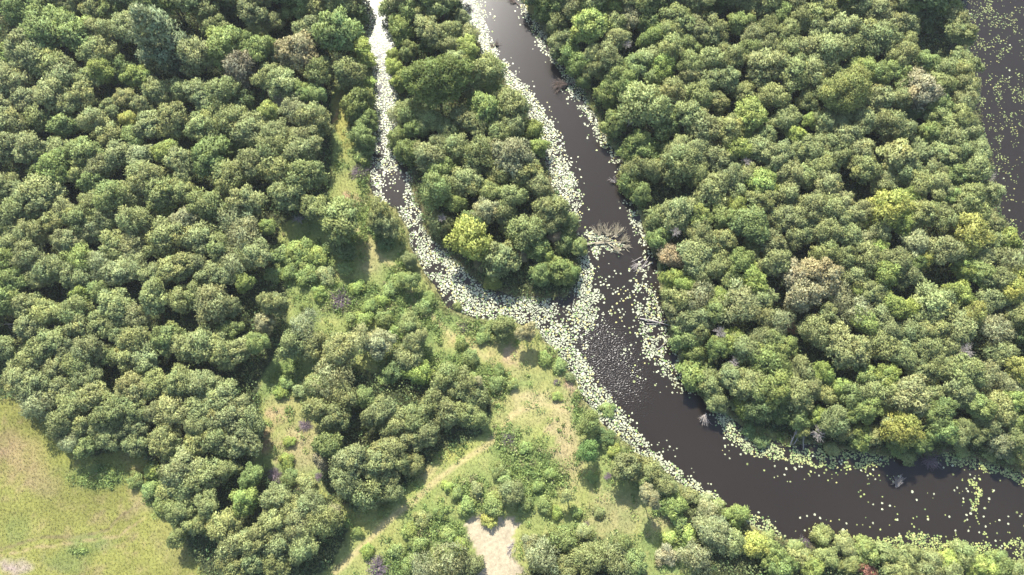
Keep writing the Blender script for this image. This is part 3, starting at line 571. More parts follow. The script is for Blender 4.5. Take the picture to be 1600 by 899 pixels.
# ------------------------------------------------------------------ trees: photo position of the crown's middle, radius in photo pixels, colour letter
TREES = """
5,-14,22,s 50,-12,22,g 95,-14,24,s 140,-13,22,s 185,-14,20,s 225,-8,26,d 262,-6,27,d 300,-8,26,s 345,-12,22,s 370,5,24,d 400,-12,24,s 440,-12,24,d 480,-12,22,g 520,-13,22,s 552,-12,18,s 630,-12,20,s 665,-13,20,g 700,-12,20,s 840,-14,22,s 880,-14,22,g 925,-13,22,s 970,-14,22,s 1015,-13,22,g 1060,-14,22,s 1100,-10,22,s 1125,5,22,d 1150,-14,24,s 1195,-13,22,s 1240,-14,22,s 1285,-13,22,s 1330,-14,22,g 1375,-13,22,s 1420,-12,22,s 1450,-8,26,d 1440,30,22,d 1485,-12,22,g
35,18,22,g 70,20,20,g 110,12,18,s 150,20,16,s 183,12,20,g 75,55,28,g 120,55,24,g 160,55,18,s 195,50,20,s 170,82,20,s 215,38,22,s 258,72,38,c 40,85,28,s 15,90,18,g 70,100,24,o 150,86,20,s 160,115,17,y 185,115,22,d 105,125,24,s 25,130,22,s 140,128,16,s 220,125,18,y 250,147,20,s 283,145,18,s
85,150,22,s 45,160,20,s 125,160,22,s 10,165,18,s 195,158,13,o 205,190,12,Y 175,176,16,s 225,168,15,s 60,187,20,s 18,197,22,s 105,200,20,g 150,192,18,s 175,215,20,s 240,197,22,s 275,192,24,s 213,216,16,g
325,18,20,s 340,45,16,s 400,20,24,s 425,40,16,s 452,20,14,g 475,20,12,g 500,15,20,o 530,12,20,s 548,30,20,d 525,55,30,g 485,52,22,s 405,55,14,o 350,75,22,g 380,68,20,g 410,82,20,g 440,88,16,s 468,84,26,b 380,112,26,B 420,122,18,s 446,134,20,s 500,118,20,s 545,115,20,s 312,92,26,s 350,148,24,s 315,152,20,s 340,177,18,s 380,165,18,d 440,155,16,B 470,148,16,g 462,176,20,p 423,177,14,y 492,192,24,o 365,192,22,s 392,208,22,s 435,212,20,s 480,218,20,s 320,204,22,s 338,222,18,d 495,150,14,g 560,165,22,g 572,192,16,g 566,216,18,g
20,235,22,s 52,236,24,s 96,240,20,s 135,240,20,g 90,267,22,g 130,268,18,s 160,267,20,s 190,250,22,s 220,250,20,p 65,273,14,g 150,288,18,g 230,282,24,s 262,240,17,y 287,257,20,s 290,302,18,s 15,297,20,s 70,307,26,s 40,328,22,s 103,328,16,s 180,312,22,g 150,322,18,s 255,308,26,s 213,302,18,s
20,342,22,s 55,367,20,s 130,347,20,s 170,347,18,s 220,350,24,o 265,372,24,o 292,350,18,p 90,352,20,s 110,377,20,s 150,365,17,p 25,382,20,s 15,412,20,g 50,402,22,s 85,422,20,s 185,387,22,s 215,387,20,p 130,405,20,y 162,415,18,p 190,427,20,p 120,435,20,s 217,417,16,p 247,432,20,s 282,422,24,s 25,438,18,g 60,438,16,s
330,247,24,g 370,237,15,d 398,258,22,s 430,237,20,s 472,242,22,s 362,282,24,s 440,272,26,s 478,280,24,s 385,318,24,o 450,308,22,s 492,327,18,s 330,328,26,s 295,378,16,s 367,342,20,p 318,377,24,s 345,390,22,s 383,368,22,p 402,397,20,s 368,417,22,p 307,417,20,s 340,432,20,s 420,357,12,y 384,442,14,y 532,350,28,g 535,388,18,d
590,337,18,s 602,352,18,s
20,467,22,g 48,480,20,s 135,460,15,y 157,457,14,g 188,480,22,s 215,497,18,s 247,465,22,s 285,470,18,s 122,487,20,s 76,492,22,s 50,512,20,s 130,512,22,s 165,507,22,s 188,517,16,s 215,532,20,s 267,530,24,g 288,545,18,s 8,545,18,s 75,540,22,s 110,546,20,s 146,547,20,s 171,557,15,s 205,560,17,o 232,560,20,s 53,562,20,s 92,576,20,s 126,572,20,s 35,592,18,s 62,602,22,s 100,612,20,s 142,592,18,s 215,607,22,o 243,602,18,s 282,600,22,s 195,620,14,s 150,622,22,s 67,632,24,p 115,642,20,s 180,645,22,s 215,642,18,s 246,645,16,s 275,642,22,o 100,662,18,s 140,662,20,s 168,668,18,s 210,670,18,s 262,690,20,o
335,477,24,o 308,462,16,s 365,482,14,s 430,477,20,s 360,515,16,g 415,507,16,b 312,540,24,s 345,547,22,s 380,547,20,s 405,537,16,g 478,512,22,p 460,540,20,s 492,542,20,s 530,550,22,o 560,535,20,p 592,540,20,p 520,595,28,p 500,605,18,s 537,618,20,s 500,642,20,s 524,652,20,s 570,622,15,g 320,602,22,s 350,622,22,s 320,642,22,s 362,652,24,s 312,665,18,s 392,660,20,s 290,588,16,s
115,692,14,p 142,695,16,s 173,684,16,s 215,690,18,s 287,730,24,s 292,762,20,s 285,800,17,s 282,838,15,s
312,692,20,s 346,687,22,s 382,690,22,s 322,745,26,o 355,735,15,s 395,745,16,g 385,782,20,y 325,787,18,s 352,822,22,o 312,817,18,s 432,777,18,s 462,800,20,s 490,792,22,s 470,822,20,s 430,815,20,s 402,842,22,s 370,852,20,s 440,852,22,s 475,852,20,s 362,882,18,s 400,877,20,s 432,874,18,s 510,812,20,s 525,802,13,b
515,697,18,g 506,718,15,b 550,720,24,s 585,722,24,s 540,752,20,s 575,767,24,s 603,742,20,s
640,507,14,s 651,532,14,s 640,560,18,s 620,577,17,d 656,583,18,y 700,590,20,s 722,603,20,s 742,622,20,s 690,617,22,s 725,642,20,s 746,656,14,s 700,647,22,s 668,640,20,s 648,655,20,s 620,662,22,s 592,645,20,s 640,684,22,s 668,680,18,s 610,702,20,s 628,722,18,s 650,728,14,s 612,768,14,s
615,8,20,s 640,18,18,g 653,22,13,o 668,8,16,s 690,12,18,s 705,27,12,d 630,47,18,g 672,52,20,s 700,57,16,s 722,30,12,p 730,60,16,s 705,77,15,s 640,82,15,g 613,86,10,y 615,104,12,y 670,76,12,d 728,80,17,y 712,98,13,s
682,128,39,D 627,127,14,y 757,117,24,s 738,137,16,s 765,135,15,g 642,177,18,s 652,202,16,g 620,180,13,p 670,192,18,s 757,172,24,g 800,167,22,s 722,190,18,s 745,197,18,s 783,187,18,s 832,205,15,y 782,210,18,s 702,210,18,s 622,217,16,g 804,200,16,s
640,240,20,g 670,245,20,s 690,227,15,s 715,235,20,s 750,245,22,s 800,248,26,p 842,232,12,y 690,267,17,g 680,300,24,g 730,285,22,s 780,275,18,o 820,275,22,s 842,292,18,s 766,303,16,s 800,310,18,s 712,320,13,y 690,352,20,s 760,330,20,p 787,337,20,s 740,350,18,g 735,375,30,Y 783,407,28,o 822,365,24,s 862,330,20,s 850,352,18,s 885,352,18,s 880,380,18,g 837,387,18,g 868,373,9,r 850,397,14,y 815,402,12,b 872,425,22,g 845,430,16,g 890,427,15,g 905,385,14,g 770,440,13,Y 752,413,9,b
640,408,11,s 642,440,13,g
866,15,22,g 892,12,18,s 920,10,20,g 955,12,14,y 981,8,18,o 1010,12,20,g 1035,15,18,g 1075,12,20,s 1060,35,20,s 872,40,17,s 920,45,26,y 958,40,16,s 985,32,16,b 1010,40,18,g 880,67,18,s 962,66,16,s 1020,65,20,g 1085,52,18,s 1110,55,20,s 888,85,18,g 905,102,20,g 925,85,13,o 935,108,18,s 950,93,18,s 1045,82,20,s 1075,78,18,g 962,120,18,g 990,107,18,g 1012,95,18,s 1035,107,17,y 1075,105,18,s 1110,100,20,s 1140,97,20,s 913,126,11,g 975,137,18,g 1020,127,17,g 1080,122,18,o 1106,130,20,s 1135,127,18,s 950,150,20,g 1005,170,31,s 1046,150,20,o 1090,155,22,s 1118,165,18,s 1075,185,22,s 960,193,17,g 1040,200,20,g 1100,205,22,s 1000,222,15,g 1135,205,20,s 1122,80,15,s 1045,55,17,s
1000,240,24,g 1035,237,15,d 1060,237,18,s 1087,240,18,s 1120,255,22,s 1150,237,18,y 1190,240,20,s 1216,250,20,s 1245,240,17,s 990,267,20,s 1020,267,18,s 1060,262,26,s 1087,272,18,s 1110,302,24,s 985,287,17,g 1002,305,16,g 1140,277,18,s 1165,275,18,o 1190,291,21,y 1145,302,18,s 1185,315,18,s 1230,275,20,o 1226,306,20,s 1033,350,20,s 1060,335,22,s 1090,340,18,y 1128,342,18,g 1150,327,15,y 1170,355,26,g 1208,342,18,s 1232,345,20,s 1030,372,18,g 1095,367,18,s 1130,377,16,o 1105,387,18,s 1200,382,22,s 1240,372,18,s 1050,402,18,r 1085,402,22,s 1120,415,20,s 1155,410,18,g 1175,440,20,y 1210,412,20,s 1240,435,22,b 1050,437,15,y 1098,427,20,s 1140,440,18,s 1070,447,14,y 1172,398,15,s
1170,15,18,o 1195,10,18,s 1216,25,18,g 1250,10,18,d 1281,25,20,s 1311,15,18,s 1340,10,18,s 1366,20,20,s 1400,10,15,s 1422,10,15,y 1155,40,17,g 1200,45,18,s 1245,37,18,s 1225,60,20,o 1310,48,22,s 1275,52,16,s 1395,40,18,s 1416,42,16,s 1172,60,18,s 1165,85,17,g 1190,77,18,s 1232,80,18,s 1210,97,15,o 1260,80,17,s 1295,80,24,s 1330,80,18,s 1365,65,25,s 1415,72,13,s 1405,92,18,s 1190,110,26,s 1235,115,22,s 1265,120,20,s 1330,105,11,g 1350,110,15,y 1372,120,15,g 1397,112,16,g 1318,145,34,Q 1285,150,15,s 1160,150,18,s 1205,155,20,s 1260,160,16,s 1370,160,24,s 1400,160,16,s 1170,186,24,y 1225,190,18,s 1262,192,10,y 1287,195,18,s 1345,193,20,s 1382,200,22,s 1155,212,16,y 1190,217,17,s 1240,215,14,y 1320,215,20,s 1402,205,18,s 1290,112,15,s 1310,190,14,s
1475,15,18,y 1492,32,18,o 1500,57,17,s 1460,10,15,g 1504,100,18,s 1495,117,18,o 1470,115,18,s 1450,100,17,g 1435,148,26,b 1410,140,16,g 1470,137,17,s 1505,140,18,s 1500,163,18,s 1468,163,16,g 1470,187,18,s 1497,187,18,s 1450,212,18,g 1505,210,18,s 1480,220,18,s 1425,180,14,d
1265,237,20,s 1291,230,18,s 1312,245,20,s 1341,242,20,s 1347,266,20,s 1280,262,18,s 1260,277,17,s 1400,250,24,o 1435,243,20,s 1380,287,18,s 1410,270,18,s 1430,292,18,s 1415,312,16,y 1290,290,18,s 1311,320,15,p 1265,330,20,s 1300,335,22,s 1342,333,17,s 1382,332,28,Y 1405,350,15,y 1438,337,22,o 1257,360,18,s 1290,362,20,s 1322,370,18,s 1345,380,17,p 1370,390,14,y 1425,385,20,p 1285,397,18,s 1350,407,20,s 1395,412,20,s 1275,432,28,b 1333,432,18,s 1380,430,20,y 1412,432,18,s 1442,405,13,Y 1318,402,17,s 1372,364,15,s
1472,247,18,s 1500,240,18,s 1528,237,15,s 1490,277,20,g 1520,267,20,s 1456,270,17,s 1465,293,17,s 1480,312,17,g 1510,317,20,o 1545,303,15,s 1470,345,18,s 1520,337,17,s 1495,330,15,s 1510,370,28,Y 1542,350,17,s 1470,395,24,s 1570,380,20,y 1545,378,16,s 1575,412,20,p 1535,403,17,s 1500,422,18,y 1527,430,18,g 1557,440,18,s 1590,438,17,Y 1430,412,14,g
1065,470,24,s 1090,465,20,p 1115,487,18,g 1060,497,20,s 1087,500,20,s 1150,475,24,p 1185,467,17,s 1190,495,17,o 1125,466,14,y 1070,530,20,g 1092,520,17,s 1142,535,17,y 1085,553,18,g 1120,545,15,g 1162,545,20,s 1187,530,18,s 1190,562,22,g 1085,590,22,g 1110,602,18,s 1140,590,18,s 1120,627,16,s 1168,600,22,s 1195,612,24,g 1165,637,16,y 1182,640,18,d
1255,460,28,b 1214,505,22,p 1205,530,15,g 1270,520,22,s 1322,545,26,o 1300,520,17,o 1310,470,18,p 1335,490,20,p 1347,505,18,y 1290,490,15,s 1375,495,18,s 1392,480,18,y 1385,520,18,s 1375,540,22,s 1222,545,17,y 1210,575,22,g 1245,582,20,s 1280,585,17,y 1350,590,17,g 1376,592,20,y 1400,548,18,s 1365,460,17,s 1340,455,12,y
1410,485,17,y 1450,475,26,s 1435,502,16,s 1490,463,20,y 1515,492,17,Y 1545,470,18,s 1570,460,18,Y 1580,495,17,s 1495,515,22,s 1450,520,20,s 1420,520,18,s 1550,515,20,p 1560,552,17,o 1480,545,17,s 1440,545,18,s 1590,522,15,d 1440,576,22,s 1470,580,16,s 1505,582,22,s 1535,585,18,p 1590,580,18,Y 1412,562,15,s
1215,607,24,y 1240,617,22,s 1260,607,17,s 1285,617,15,o 1310,605,13,y 1325,622,20,g 1348,615,17,s 1370,610,22,o 1395,617,20,s 1210,637,18,d 1245,652,15,g 1252,668,14,o 1300,657,20,s 1340,680,18,y 1360,680,13,o 1350,642,20,g 1387,645,11,Y 1395,670,17,o 1275,650,13,y 1313,676,15,s
1415,622,28,p 1452,615,15,s 1407,673,24,Y 1465,645,20,g 1470,672,20,g 1495,612,20,s 1525,637,22,g 1555,640,21,o 1580,627,18,y 1570,605,16,p 1590,657,15,g 1440,692,15,g 1490,680,17,s 1507,672,13,s 1532,678,15,s 1560,692,20,p 1585,690,17,s 1540,660,15,s
1050,790,17,g 1037,757,16,s 1107,802,18,p 1112,830,22,p 1130,845,18,p 1150,806,17,g 1178,852,17,Y 1147,848,17,s 1205,865,18,g 1215,888,20,g 1285,838,15,o 1250,873,17,s 1267,887,16,y 1085,870,22,p 1290,870,15,s 1320,852,15,s 1350,862,18,g 1380,866,18,s 1411,872,20,s 1450,877,18,s 1480,876,16,y 1505,867,18,s 1530,887,20,y 1560,882,18,g 1325,882,13,s 1400,892,17,s 1440,894,17,s 1480,894,17,s 1585,894,17,s
1014,775,14,b 920,662,16,g 918,705,16,G 980,730,24,s 1000,747,18,s 1015,738,18,s 960,870,24,s 920,872,22,s 880,845,20,g 850,870,22,p 885,888,18,s 990,880,18,g 970,848,15,g
800,770,17,s 700,880,28,p 665,886,18,p 735,886,17,s 787,512,16,s 821,520,12,b
"""
SHRUBS = """
565,75,13,y 571,95,13,y 575,130,11,y 568,240,13,g 605,375,14,d 590,362,12,g 470,395,16,y 440,400,14,g 500,400,12,y 455,428,12,g 480,430,13,g 510,432,12,s 540,420,12,g 430,430,12,g
215,750,10,g 236,765,12,g 240,735,10,y 255,790,12,g 262,765,13,s 625,440,12,g 610,455,10,g 720,535,9,g 765,518,12,g 752,528,10,g 748,595,7,b 740,590,8,g 660,480,12,g 670,465,10,g
770,790,15,g 730,790,12,g 765,812,11,Y 745,765,11,s 885,775,9,o 912,828,10,o 830,850,12,p 842,880,12,o 1040,868,13,b 820,790,11,g 790,750,12,g 950,640,9,g 945,685,12,d 960,705,9,y 780,735,10,g 715,770,10,g 690,800,10,g 660,810,11,s 640,830,11,y 620,860,11,g 655,850,12,g 700,835,12,g 720,850,10,y 610,590,12,g 780,580,9,g 775,600,12,g 800,600,9,g 735,560,12,g 850,560,9,g 875,572,10,g 890,590,7,s 1060,815,12,g 1075,835,12,y 1045,840,10,y 1080,775,12,o 1030,790,10,g 870,620,7,y 560,450,10,y 580,480,11,g 600,500,12,g 570,500,12,y 620,520,10,g 550,500,10,g 600,470,9,y 500,460,10,y 480,480,9,g 450,600,10,g 440,615,9,y 470,610,10,s 455,690,8,y 450,720,10,y 480,755,12,s 455,745,12,g
1350,885,13,R 1235,513,9,R 900,800,9,g 860,740,9,g 850,790,11,g 870,800,9,y 840,760,9,g 820,700,8,g 640,880,12,g 575,860,9,y 560,830,9,g 600,800,8,g 700,760,8,y 1105,572,10,g 1150,630,11,s 1190,690,11,d 1170,672,11,d 1400,697,13,g 1415,712,11,s 1300,700,10,s 1500,705,10,s 1575,710,12,o 1545,708,10,s
778,97,7,s 715,478,7,s 1100,780,10,p 1120,790,9,g 1200,838,9,s 1240,852,10,s 925,745,8,g 935,800,8,s
"""
COLOUR = {'s': (.200,.222,.094), 'p': (.232,.25,.128), 'g': (.178,.220,.078), 'd': (.115,.155,.060), 'D': (.115,.145,.040), 'o': (.222,.238,.098), 'y': (.222,.268,.080), 'Q': (.20,.23,.08),
          'Y': (.255,.27,.08), 'b': (.25,.235,.135), 'B': (.205,.19,.13), 'r': (.27,.22,.14), 'R': (.32,.17,.12), 'G': (.15,.24,.075), 'c': (.175,.20,.105)}
WORD = {'s': 'sage green', 'p': 'silvery grey-green', 'g': 'fresh green', 'd': 'dark green', 'D': 'deep green', 'o': 'olive tinted', 'y': 'yellow-green', 'Y': 'bright yellowish', 'b': 'dusty brown',
        'B': 'dull purplish brown', 'r': 'pinkish brown', 'R': 'rust red', 'G': 'vivid green', 'c': 'tall grey-green', 'Q': 'bright olive green'}
def parse(s):
    out = []
    for t in s.split():
        x, y, r, c = t.split(','); out.append((float(x), float(y), float(r), c))
    return out
trees = parse(TREES); shrubs = parse(SHRUBS)
def region(x, y):
    if x < 545 and y < 560 + (x < 430) * 400 and not (x > 430 and y > 470): return 'left wood'
    if inpoly(np.array([x]), np.array([y]), ISLAND + [])[0] or (600 < x < 910 and y < 470 and x > 600 + max(0, (y - 240)) * .45): return 'river island'
    if x < 780 and 470 < y < 800 and x > 430: return 'middle grove'
    if x < 560 and y >= 600: return 'lower left wood'
    if y > 740 - (x < 1080) * 120 and x > 1000: return 'lower right bank'
    if x > 850 and y < 742 and x > 850 + max(0, y - 100) * .25: return 'right wood'
    return 'open meadow'
ORD = ['zeroth','first','second','third','fourth','fifth','sixth','seventh','eighth','ninth','tenth','eleventh','twelfth','thirteenth','fourteenth','fifteenth','sixteenth','seventeenth','eighteenth','nineteenth','twentieth'] + ['twenty-%s' % k for k in ('first','second','third','fourth','fifth','sixth','seventh','eighth','ninth')] + ['thirtieth'] + ['thirty-%s' % k for k in ('first','second','third','fourth','fifth','sixth','seventh','eighth','ninth')] + ['fortieth']
SPECIAL = {  # hand written labels for the trees that stand out
 (682,128): 'huge deep green rounded tree, largest and darkest on the river island', (258,72): 'tall grey-green tree with the widest crown near the top of the left wood',
 (1318,145): 'big bright olive green dome tree towering in the upper right wood', (532,350): 'lone round green tree on the grass strip right of the left wood',
 (918,705): 'vivid green ball shaped tree with long shadow beside the pale path', (1014,775): 'small rust brown tree casting a round dark shadow on dry grass',
 (787,512): 'small round sage tree standing between lily pads and dry meadow', (821,520): 'small brownish tree right beside the round sage tree at the waterside',
 (735,375): 'bright yellow-green bushy tree on the narrow channel side of the island', (783,407): 'broad pale olive tree at the lower tip of the island',
 (1510,370): 'bright yellow-green egg shaped tree near the far right channel', (1382,332): 'bright yellow-green dome tree in the middle of the right wood',
 (1407,673): 'golden yellow tree near the lower right waterside', (1275,432): 'large dusty brown tree in the middle of the right wood', (1255,460): 'brown and olive tree just below the large dusty brown one',
 (1050,402): 'pinkish brown half dead tree by the pads right of the driftwood', (468,84): 'dusty brown round tree near the top right of the left wood',
 (380,112): 'dull purplish brown tree among the green of the left wood', (1005,170): 'big round sage green tree close to the main channel bank', (1435,148): 'dusty brown tree in front of the deep dark gap, upper right',
 (868,373): 'small pinkish brown tree top near the island end of the driftwood', (1178,852): 'bright yellow tree on the lower right bank', (800,770): 'sage green small tree with dark shadow just above the sand patch',
 (700,880): 'broad silvery tree left of the sand patch at the bottom edge', (980,730): 'broad sage green tree on the bank beside dense lily pads', (905,385): 'small green tree leaning towards the driftwood in the river'}
# which kind of crown suits each
def crown_kind(x, y, r, c, i, shrub):
    if shrub: return 'shrub'
    if c == 'c': return 'cone'
    if c in 'DQ': return 'big'
    if c in 'GY': return 'ball' if i % 2 or c == 'G' else 'dome'
    if c == 'p': return 'wispy' if i % 3 else 'dome'
    if c == 'b' and r < 20: return 'cluster'
    return ('dome', 'cluster', 'dome', 'dome', 'cluster', 'ball')[int(i * 7 + x) % 6]
M_ATTR = {}
rows = {}
allp = [(x, y, r, c, False) for x, y, r, c in trees] + [(x, y, r, c, True) for x, y, r, c in shrubs]
for k, (x, y, r, c, sh) in enumerate(allp):
    rows.setdefault((region(x, y), sh, int(max(0, y) // 45)), []).append((x, k))
rowname = {}
for reg in set(k[0] for k in rows):
    for sh in (False, True):
        ys = sorted(k[2] for k in rows if k[0] == reg and k[1] == sh)
        for ri, yy in enumerate(ys):
            for ci, (x, k) in enumerate(sorted(rows[(reg, sh, yy)])): rowname[k] = (reg, ri + 1, ci + 1)
HT = {(787,512): 5.2, (821,520): 5.4, (918,705): 6.6, (920,662): 5.4, (1014,775): 7.4, (800,770): 4.8, (885,775): 3.6, (912,828): 3.2, (651,532): 6.0, (640,507): 6.0, (532,350): 7.2, (748,595): 3.2}
def place_tree(k, x, y, r, c, sh):
    g = random.Random(k * 31 + 5)
    name = 'shrub' if sh else (('willow_tree' if r >= 19 or c != 's' else 'small_willow_tree') if c in 'spc' else 'broadleaf_tree')  # smaller sage crowns are willows too, named apart by radius only
    Rm = r / px_per_m(x, y) * (1.12 if not sh else 1.1)
    hh = (Rm * .95 + .2) if sh else 2.0 + Rm * 1.5 + g.uniform(-.5, .8)
    if c in 'DcQ': hh += .6
    if x > 1020 and y > 780: hh *= .66
    hh = HT.get((int(x), int(y)), hh)
    if y < 0: hh += 1.2
    if c in 'dB' and not sh and y > 0: hh -= 1.2
    if r > 13 and not sh and 560 < x < 1100 and y > 480: hh -= .8
    if not sh and 600 < x < 920 and y > 330: hh -= .9
    if not sh and 720 < x < 910 and 395 < y < 450: hh *= .78
    ck = crown_kind(x, y, r, c, k, sh)
    hz = g.uniform(.85, 1.08) * (1.0 if ck != 'cone' else 1.15)
    top = .95 * Rm * hz
    zc = max(hh - top, Rm * .45)
    X, Y = to_ground(x, y, zc + .15 * Rm)
    gz = float(ground_at(X, Y)[0][0]); gz = max(gz, -.3)
    if float(ground_at(X, Y)[1][0]) > -2.6 and not sh and (int(x), int(y)) not in HT: hh *= .72; zc = max(hh - top, Rm * .4); X, Y = to_ground(x, y, zc + .15 * Rm)
    root = link(name, None); root.location = (X, Y, gz); root.empty_display_size = .5
    col = np.array(COLOUR[c]) * g.uniform(.85, 1.16) * (1.56 if not sh else 1.85); col[0] *= g.uniform(.95, 1.05); col[2] *= g.uniform(.84, 1.0)
    if x > 1020 and y > 780: col = col * 1.18
    cr = link('crown', g.choice(PROTO[ck]), root); cr.location = (0, 0, zc - gz * 0); cr.scale = (Rm * g.uniform(.9, 1.15), Rm * g.uniform(.9, 1.15), Rm * hz * (.7 if sh else 1))
    cr.rotation_euler = (g.uniform(-.12, .12), g.uniform(-.12, .12), g.uniform(0, 6.28)); cr.color = (col[0], col[1], col[2], 1)
    tk = link('trunk', TRUNKS[2] if sh else g.choice(TRUNKS), root); tk.scale = (Rm * .8, Rm * .8, zc); tk.rotation_euler[2] = g.uniform(0, 6.28)
    size = 'small' if r < 16 else ('mid-sized' if r < 21 else 'broad')
    if sh: size = 'low'
    noun = 'shrub' if sh else ('willow' if name == 'willow_tree' else ('alder' if name == 'small_willow_tree' else 'tree'))
    reg, ri, ci = rowname[k]
    lab = SPECIAL.get((int(x), int(y))) or '%s %s %s, %s from the left in %s row down, %s' % (size, WORD[c], noun, ORD[min(ci, 40)], ORD[min(ri, 40)], reg)
    root['label'] = lab; root['category'] = 'shrub' if sh else 'tree'
    root['group'] = ('shrubs of the ' if sh else 'trees of the ') + reg
    return root
for k, (x, y, r, c, sh) in enumerate(allp): place_tree(k, x, y, r, c, sh)

# woods beyond the frame, one mass
g = np.random.default_rng(77)
Xs, Ys = [], []
for i in range(2600):
    X = g.uniform(-112, 112); Y = g.uniform(-44, 101); px, py = to_pixel(X, Y, 4)
    if in_frame(np.array(px), np.array(py), 32): continue
    if not wood_mask(np.array([px]), np.array([py]))[0]: continue
    if any((X - a) ** 2 + (Y - b) ** 2 < 9 for a, b in zip(Xs, Ys)): continue
    Xs.append(X); Ys.append(Y)
Vs, Fs, Ts = [], [], []; base = 0
pm = PROTO['shrub'][0]; nv = len(pm.vertices); co = np.empty(nv * 3, np.float32); pm.vertices.foreach_get('co', co); co = co.reshape(-1, 3)
tt = np.empty(nv * 4, np.float32); pm.attributes['tint'].data.foreach_get('color', tt); tt = tt.reshape(-1, 4)[:, :3]
for X, Y in zip(Xs, Ys):
    a = g.uniform(0, 6.28); s = g.uniform(2, 3.1); rot = np.array([[math.cos(a), -math.sin(a), 0], [math.sin(a), math.cos(a), 0], [0, 0, 1]])
    Vs.append(co @ rot.T * s + np.array((X, Y, g.uniform(3.5, 5.5)))); Fs.append(np.arange(nv).reshape(-1, 4) + base); base += nv
    Ts.append(tt * np.array(COLOUR['s']) * g.uniform(.8, 1.2))
if Vs: link('far_woodland', build_mesh('far_woodland', np.concatenate(Vs), np.concatenate(Fs), M_COVER, np.concatenate(Ts)), None, {'kind': 'stuff', 'label': 'green woodland running on beyond the edge of the view', 'category': 'woodland'})

# ------------------------------------------------------------------ leafless bushes and driftwood
def bare_bush(x, y, r, meshes, label, name='bare_bush', hz=1., z=0.0, cat='bush', i=0):
    Rm = r / px_per_m(x, y); X, Y = to_ground(x, y, z + Rm * .3); gz = max(float(ground_at(X, Y)[0][0]), -.05)
    root = link(name, meshes[i % len(meshes)]); root.location = (X, Y, gz + z if z == 0 else z); root.scale = (Rm, Rm, Rm * hz); root.rotation_euler[2] = x
    root['label'] = label; root['category'] = cat
    return root
for i, (x, y, r, lab) in enumerate([
 (533,468,24,'large purplish grey leafless bush alone in the green meadow scrub'), (478,665,15,'small purple-grey leafless bush left of the pale willow in the clearing'),
 (430,742,16,'dark purple leafless bush at the lower end of the dry clearing'), (590,887,24,'flat purplish brown bush at the bottom edge beside the path'),
 (562,268,18,'pinkish brown leafless bush on the bank of the left channel'), (725,512,11,'small lilac grey bush between lily pads and dry grass'),
 (1456,718,19,'purplish grey leafless bush hanging over the lower right water'), (1255,852,17,'lilac grey bush on the edge of the lower right bank'),
 (1210,458,11,'dark grey leafless bush left of the brown tree, right wood'), (950,745,10,'thin lilac bush below the broad sage tree by the pads'), (500,745,10,'grey leafless bush under the left edge of the middle grove'),
 (795,686,15,'low purple heath bush beside the bend of the track'), (870,598,8,'tiny grey bush near the sandy bank edge'), (915,820,9,'tiny pinkish bush among the bottom scrub'), (1395,662,11,'small brownish bush beside the golden tree')]):
    bare_bush(x, y, r, TW_PURPLE, lab, hz=.62, i=i)
for i, (x, y, r, zz, lab) in enumerate([
 (1056,362,11,5.2,'white leafless treetop sticking out of the green near the driftwood'), (985,186,12,5.0,'pale grey dead treetop beside the big round sage tree'),
 (980,68,11,5.,'pale leafless treetop near the top of the right wood'), (1168,252,11,5.,'grey dead treetop beside a dark gap in the right wood'),
 (1125,520,15,4.2,'whitish dead tree with spreading twigs above a dark hollow'), (1148,566,14,4.0,'white forked dead tree lying over the dark hollow'),
 (1508,548,20,4.8,'pale pinkish dead treetop with wide twigs, right side wood'), (1280,676,18,3.0,'pale dead willow above the lower right waterside'), (1500,187,9,4.5,'small white dead treetop by the far right channel'),
 (465,342,12,2.5,'whitish fallen treetop in the shade of the left wood'), (404,606,8,.4,'little pale dead bush in the shade left of the clearing'), (1550,275,12,2.,'grey leafless treetop leaning over the far right channel'),
 (690,340,10,4.2,'brownish leafless treetop above the left channel side of the island'), (1390,672,9,4.,'greyish dead twig top left of the golden yellow tree')]):
    o = bare_bush(x, y, r, TW_DEAD, lab, 'dead_tree', .8, zz, 'dead tree', i)
    gx_, gy_ = o.location.x, o.location.y; gz = float(ground_at(gx_, gy_)[0][0]); T = Tubes(); s = o.scale.x
    hgt = (o.location.z - gz) / o.scale.z
    T.add(bend((0, 0, -hgt - .1), (0, 0, .05), 5, .03), [.10, .085, .07, .055, .035], 6)
    link('trunk', T.mesh('trunk', M_DEAD), o)
def G3(x, y, z=0.0):
    X, Y = to_ground(x, y, z); return np.array((X, Y, z))
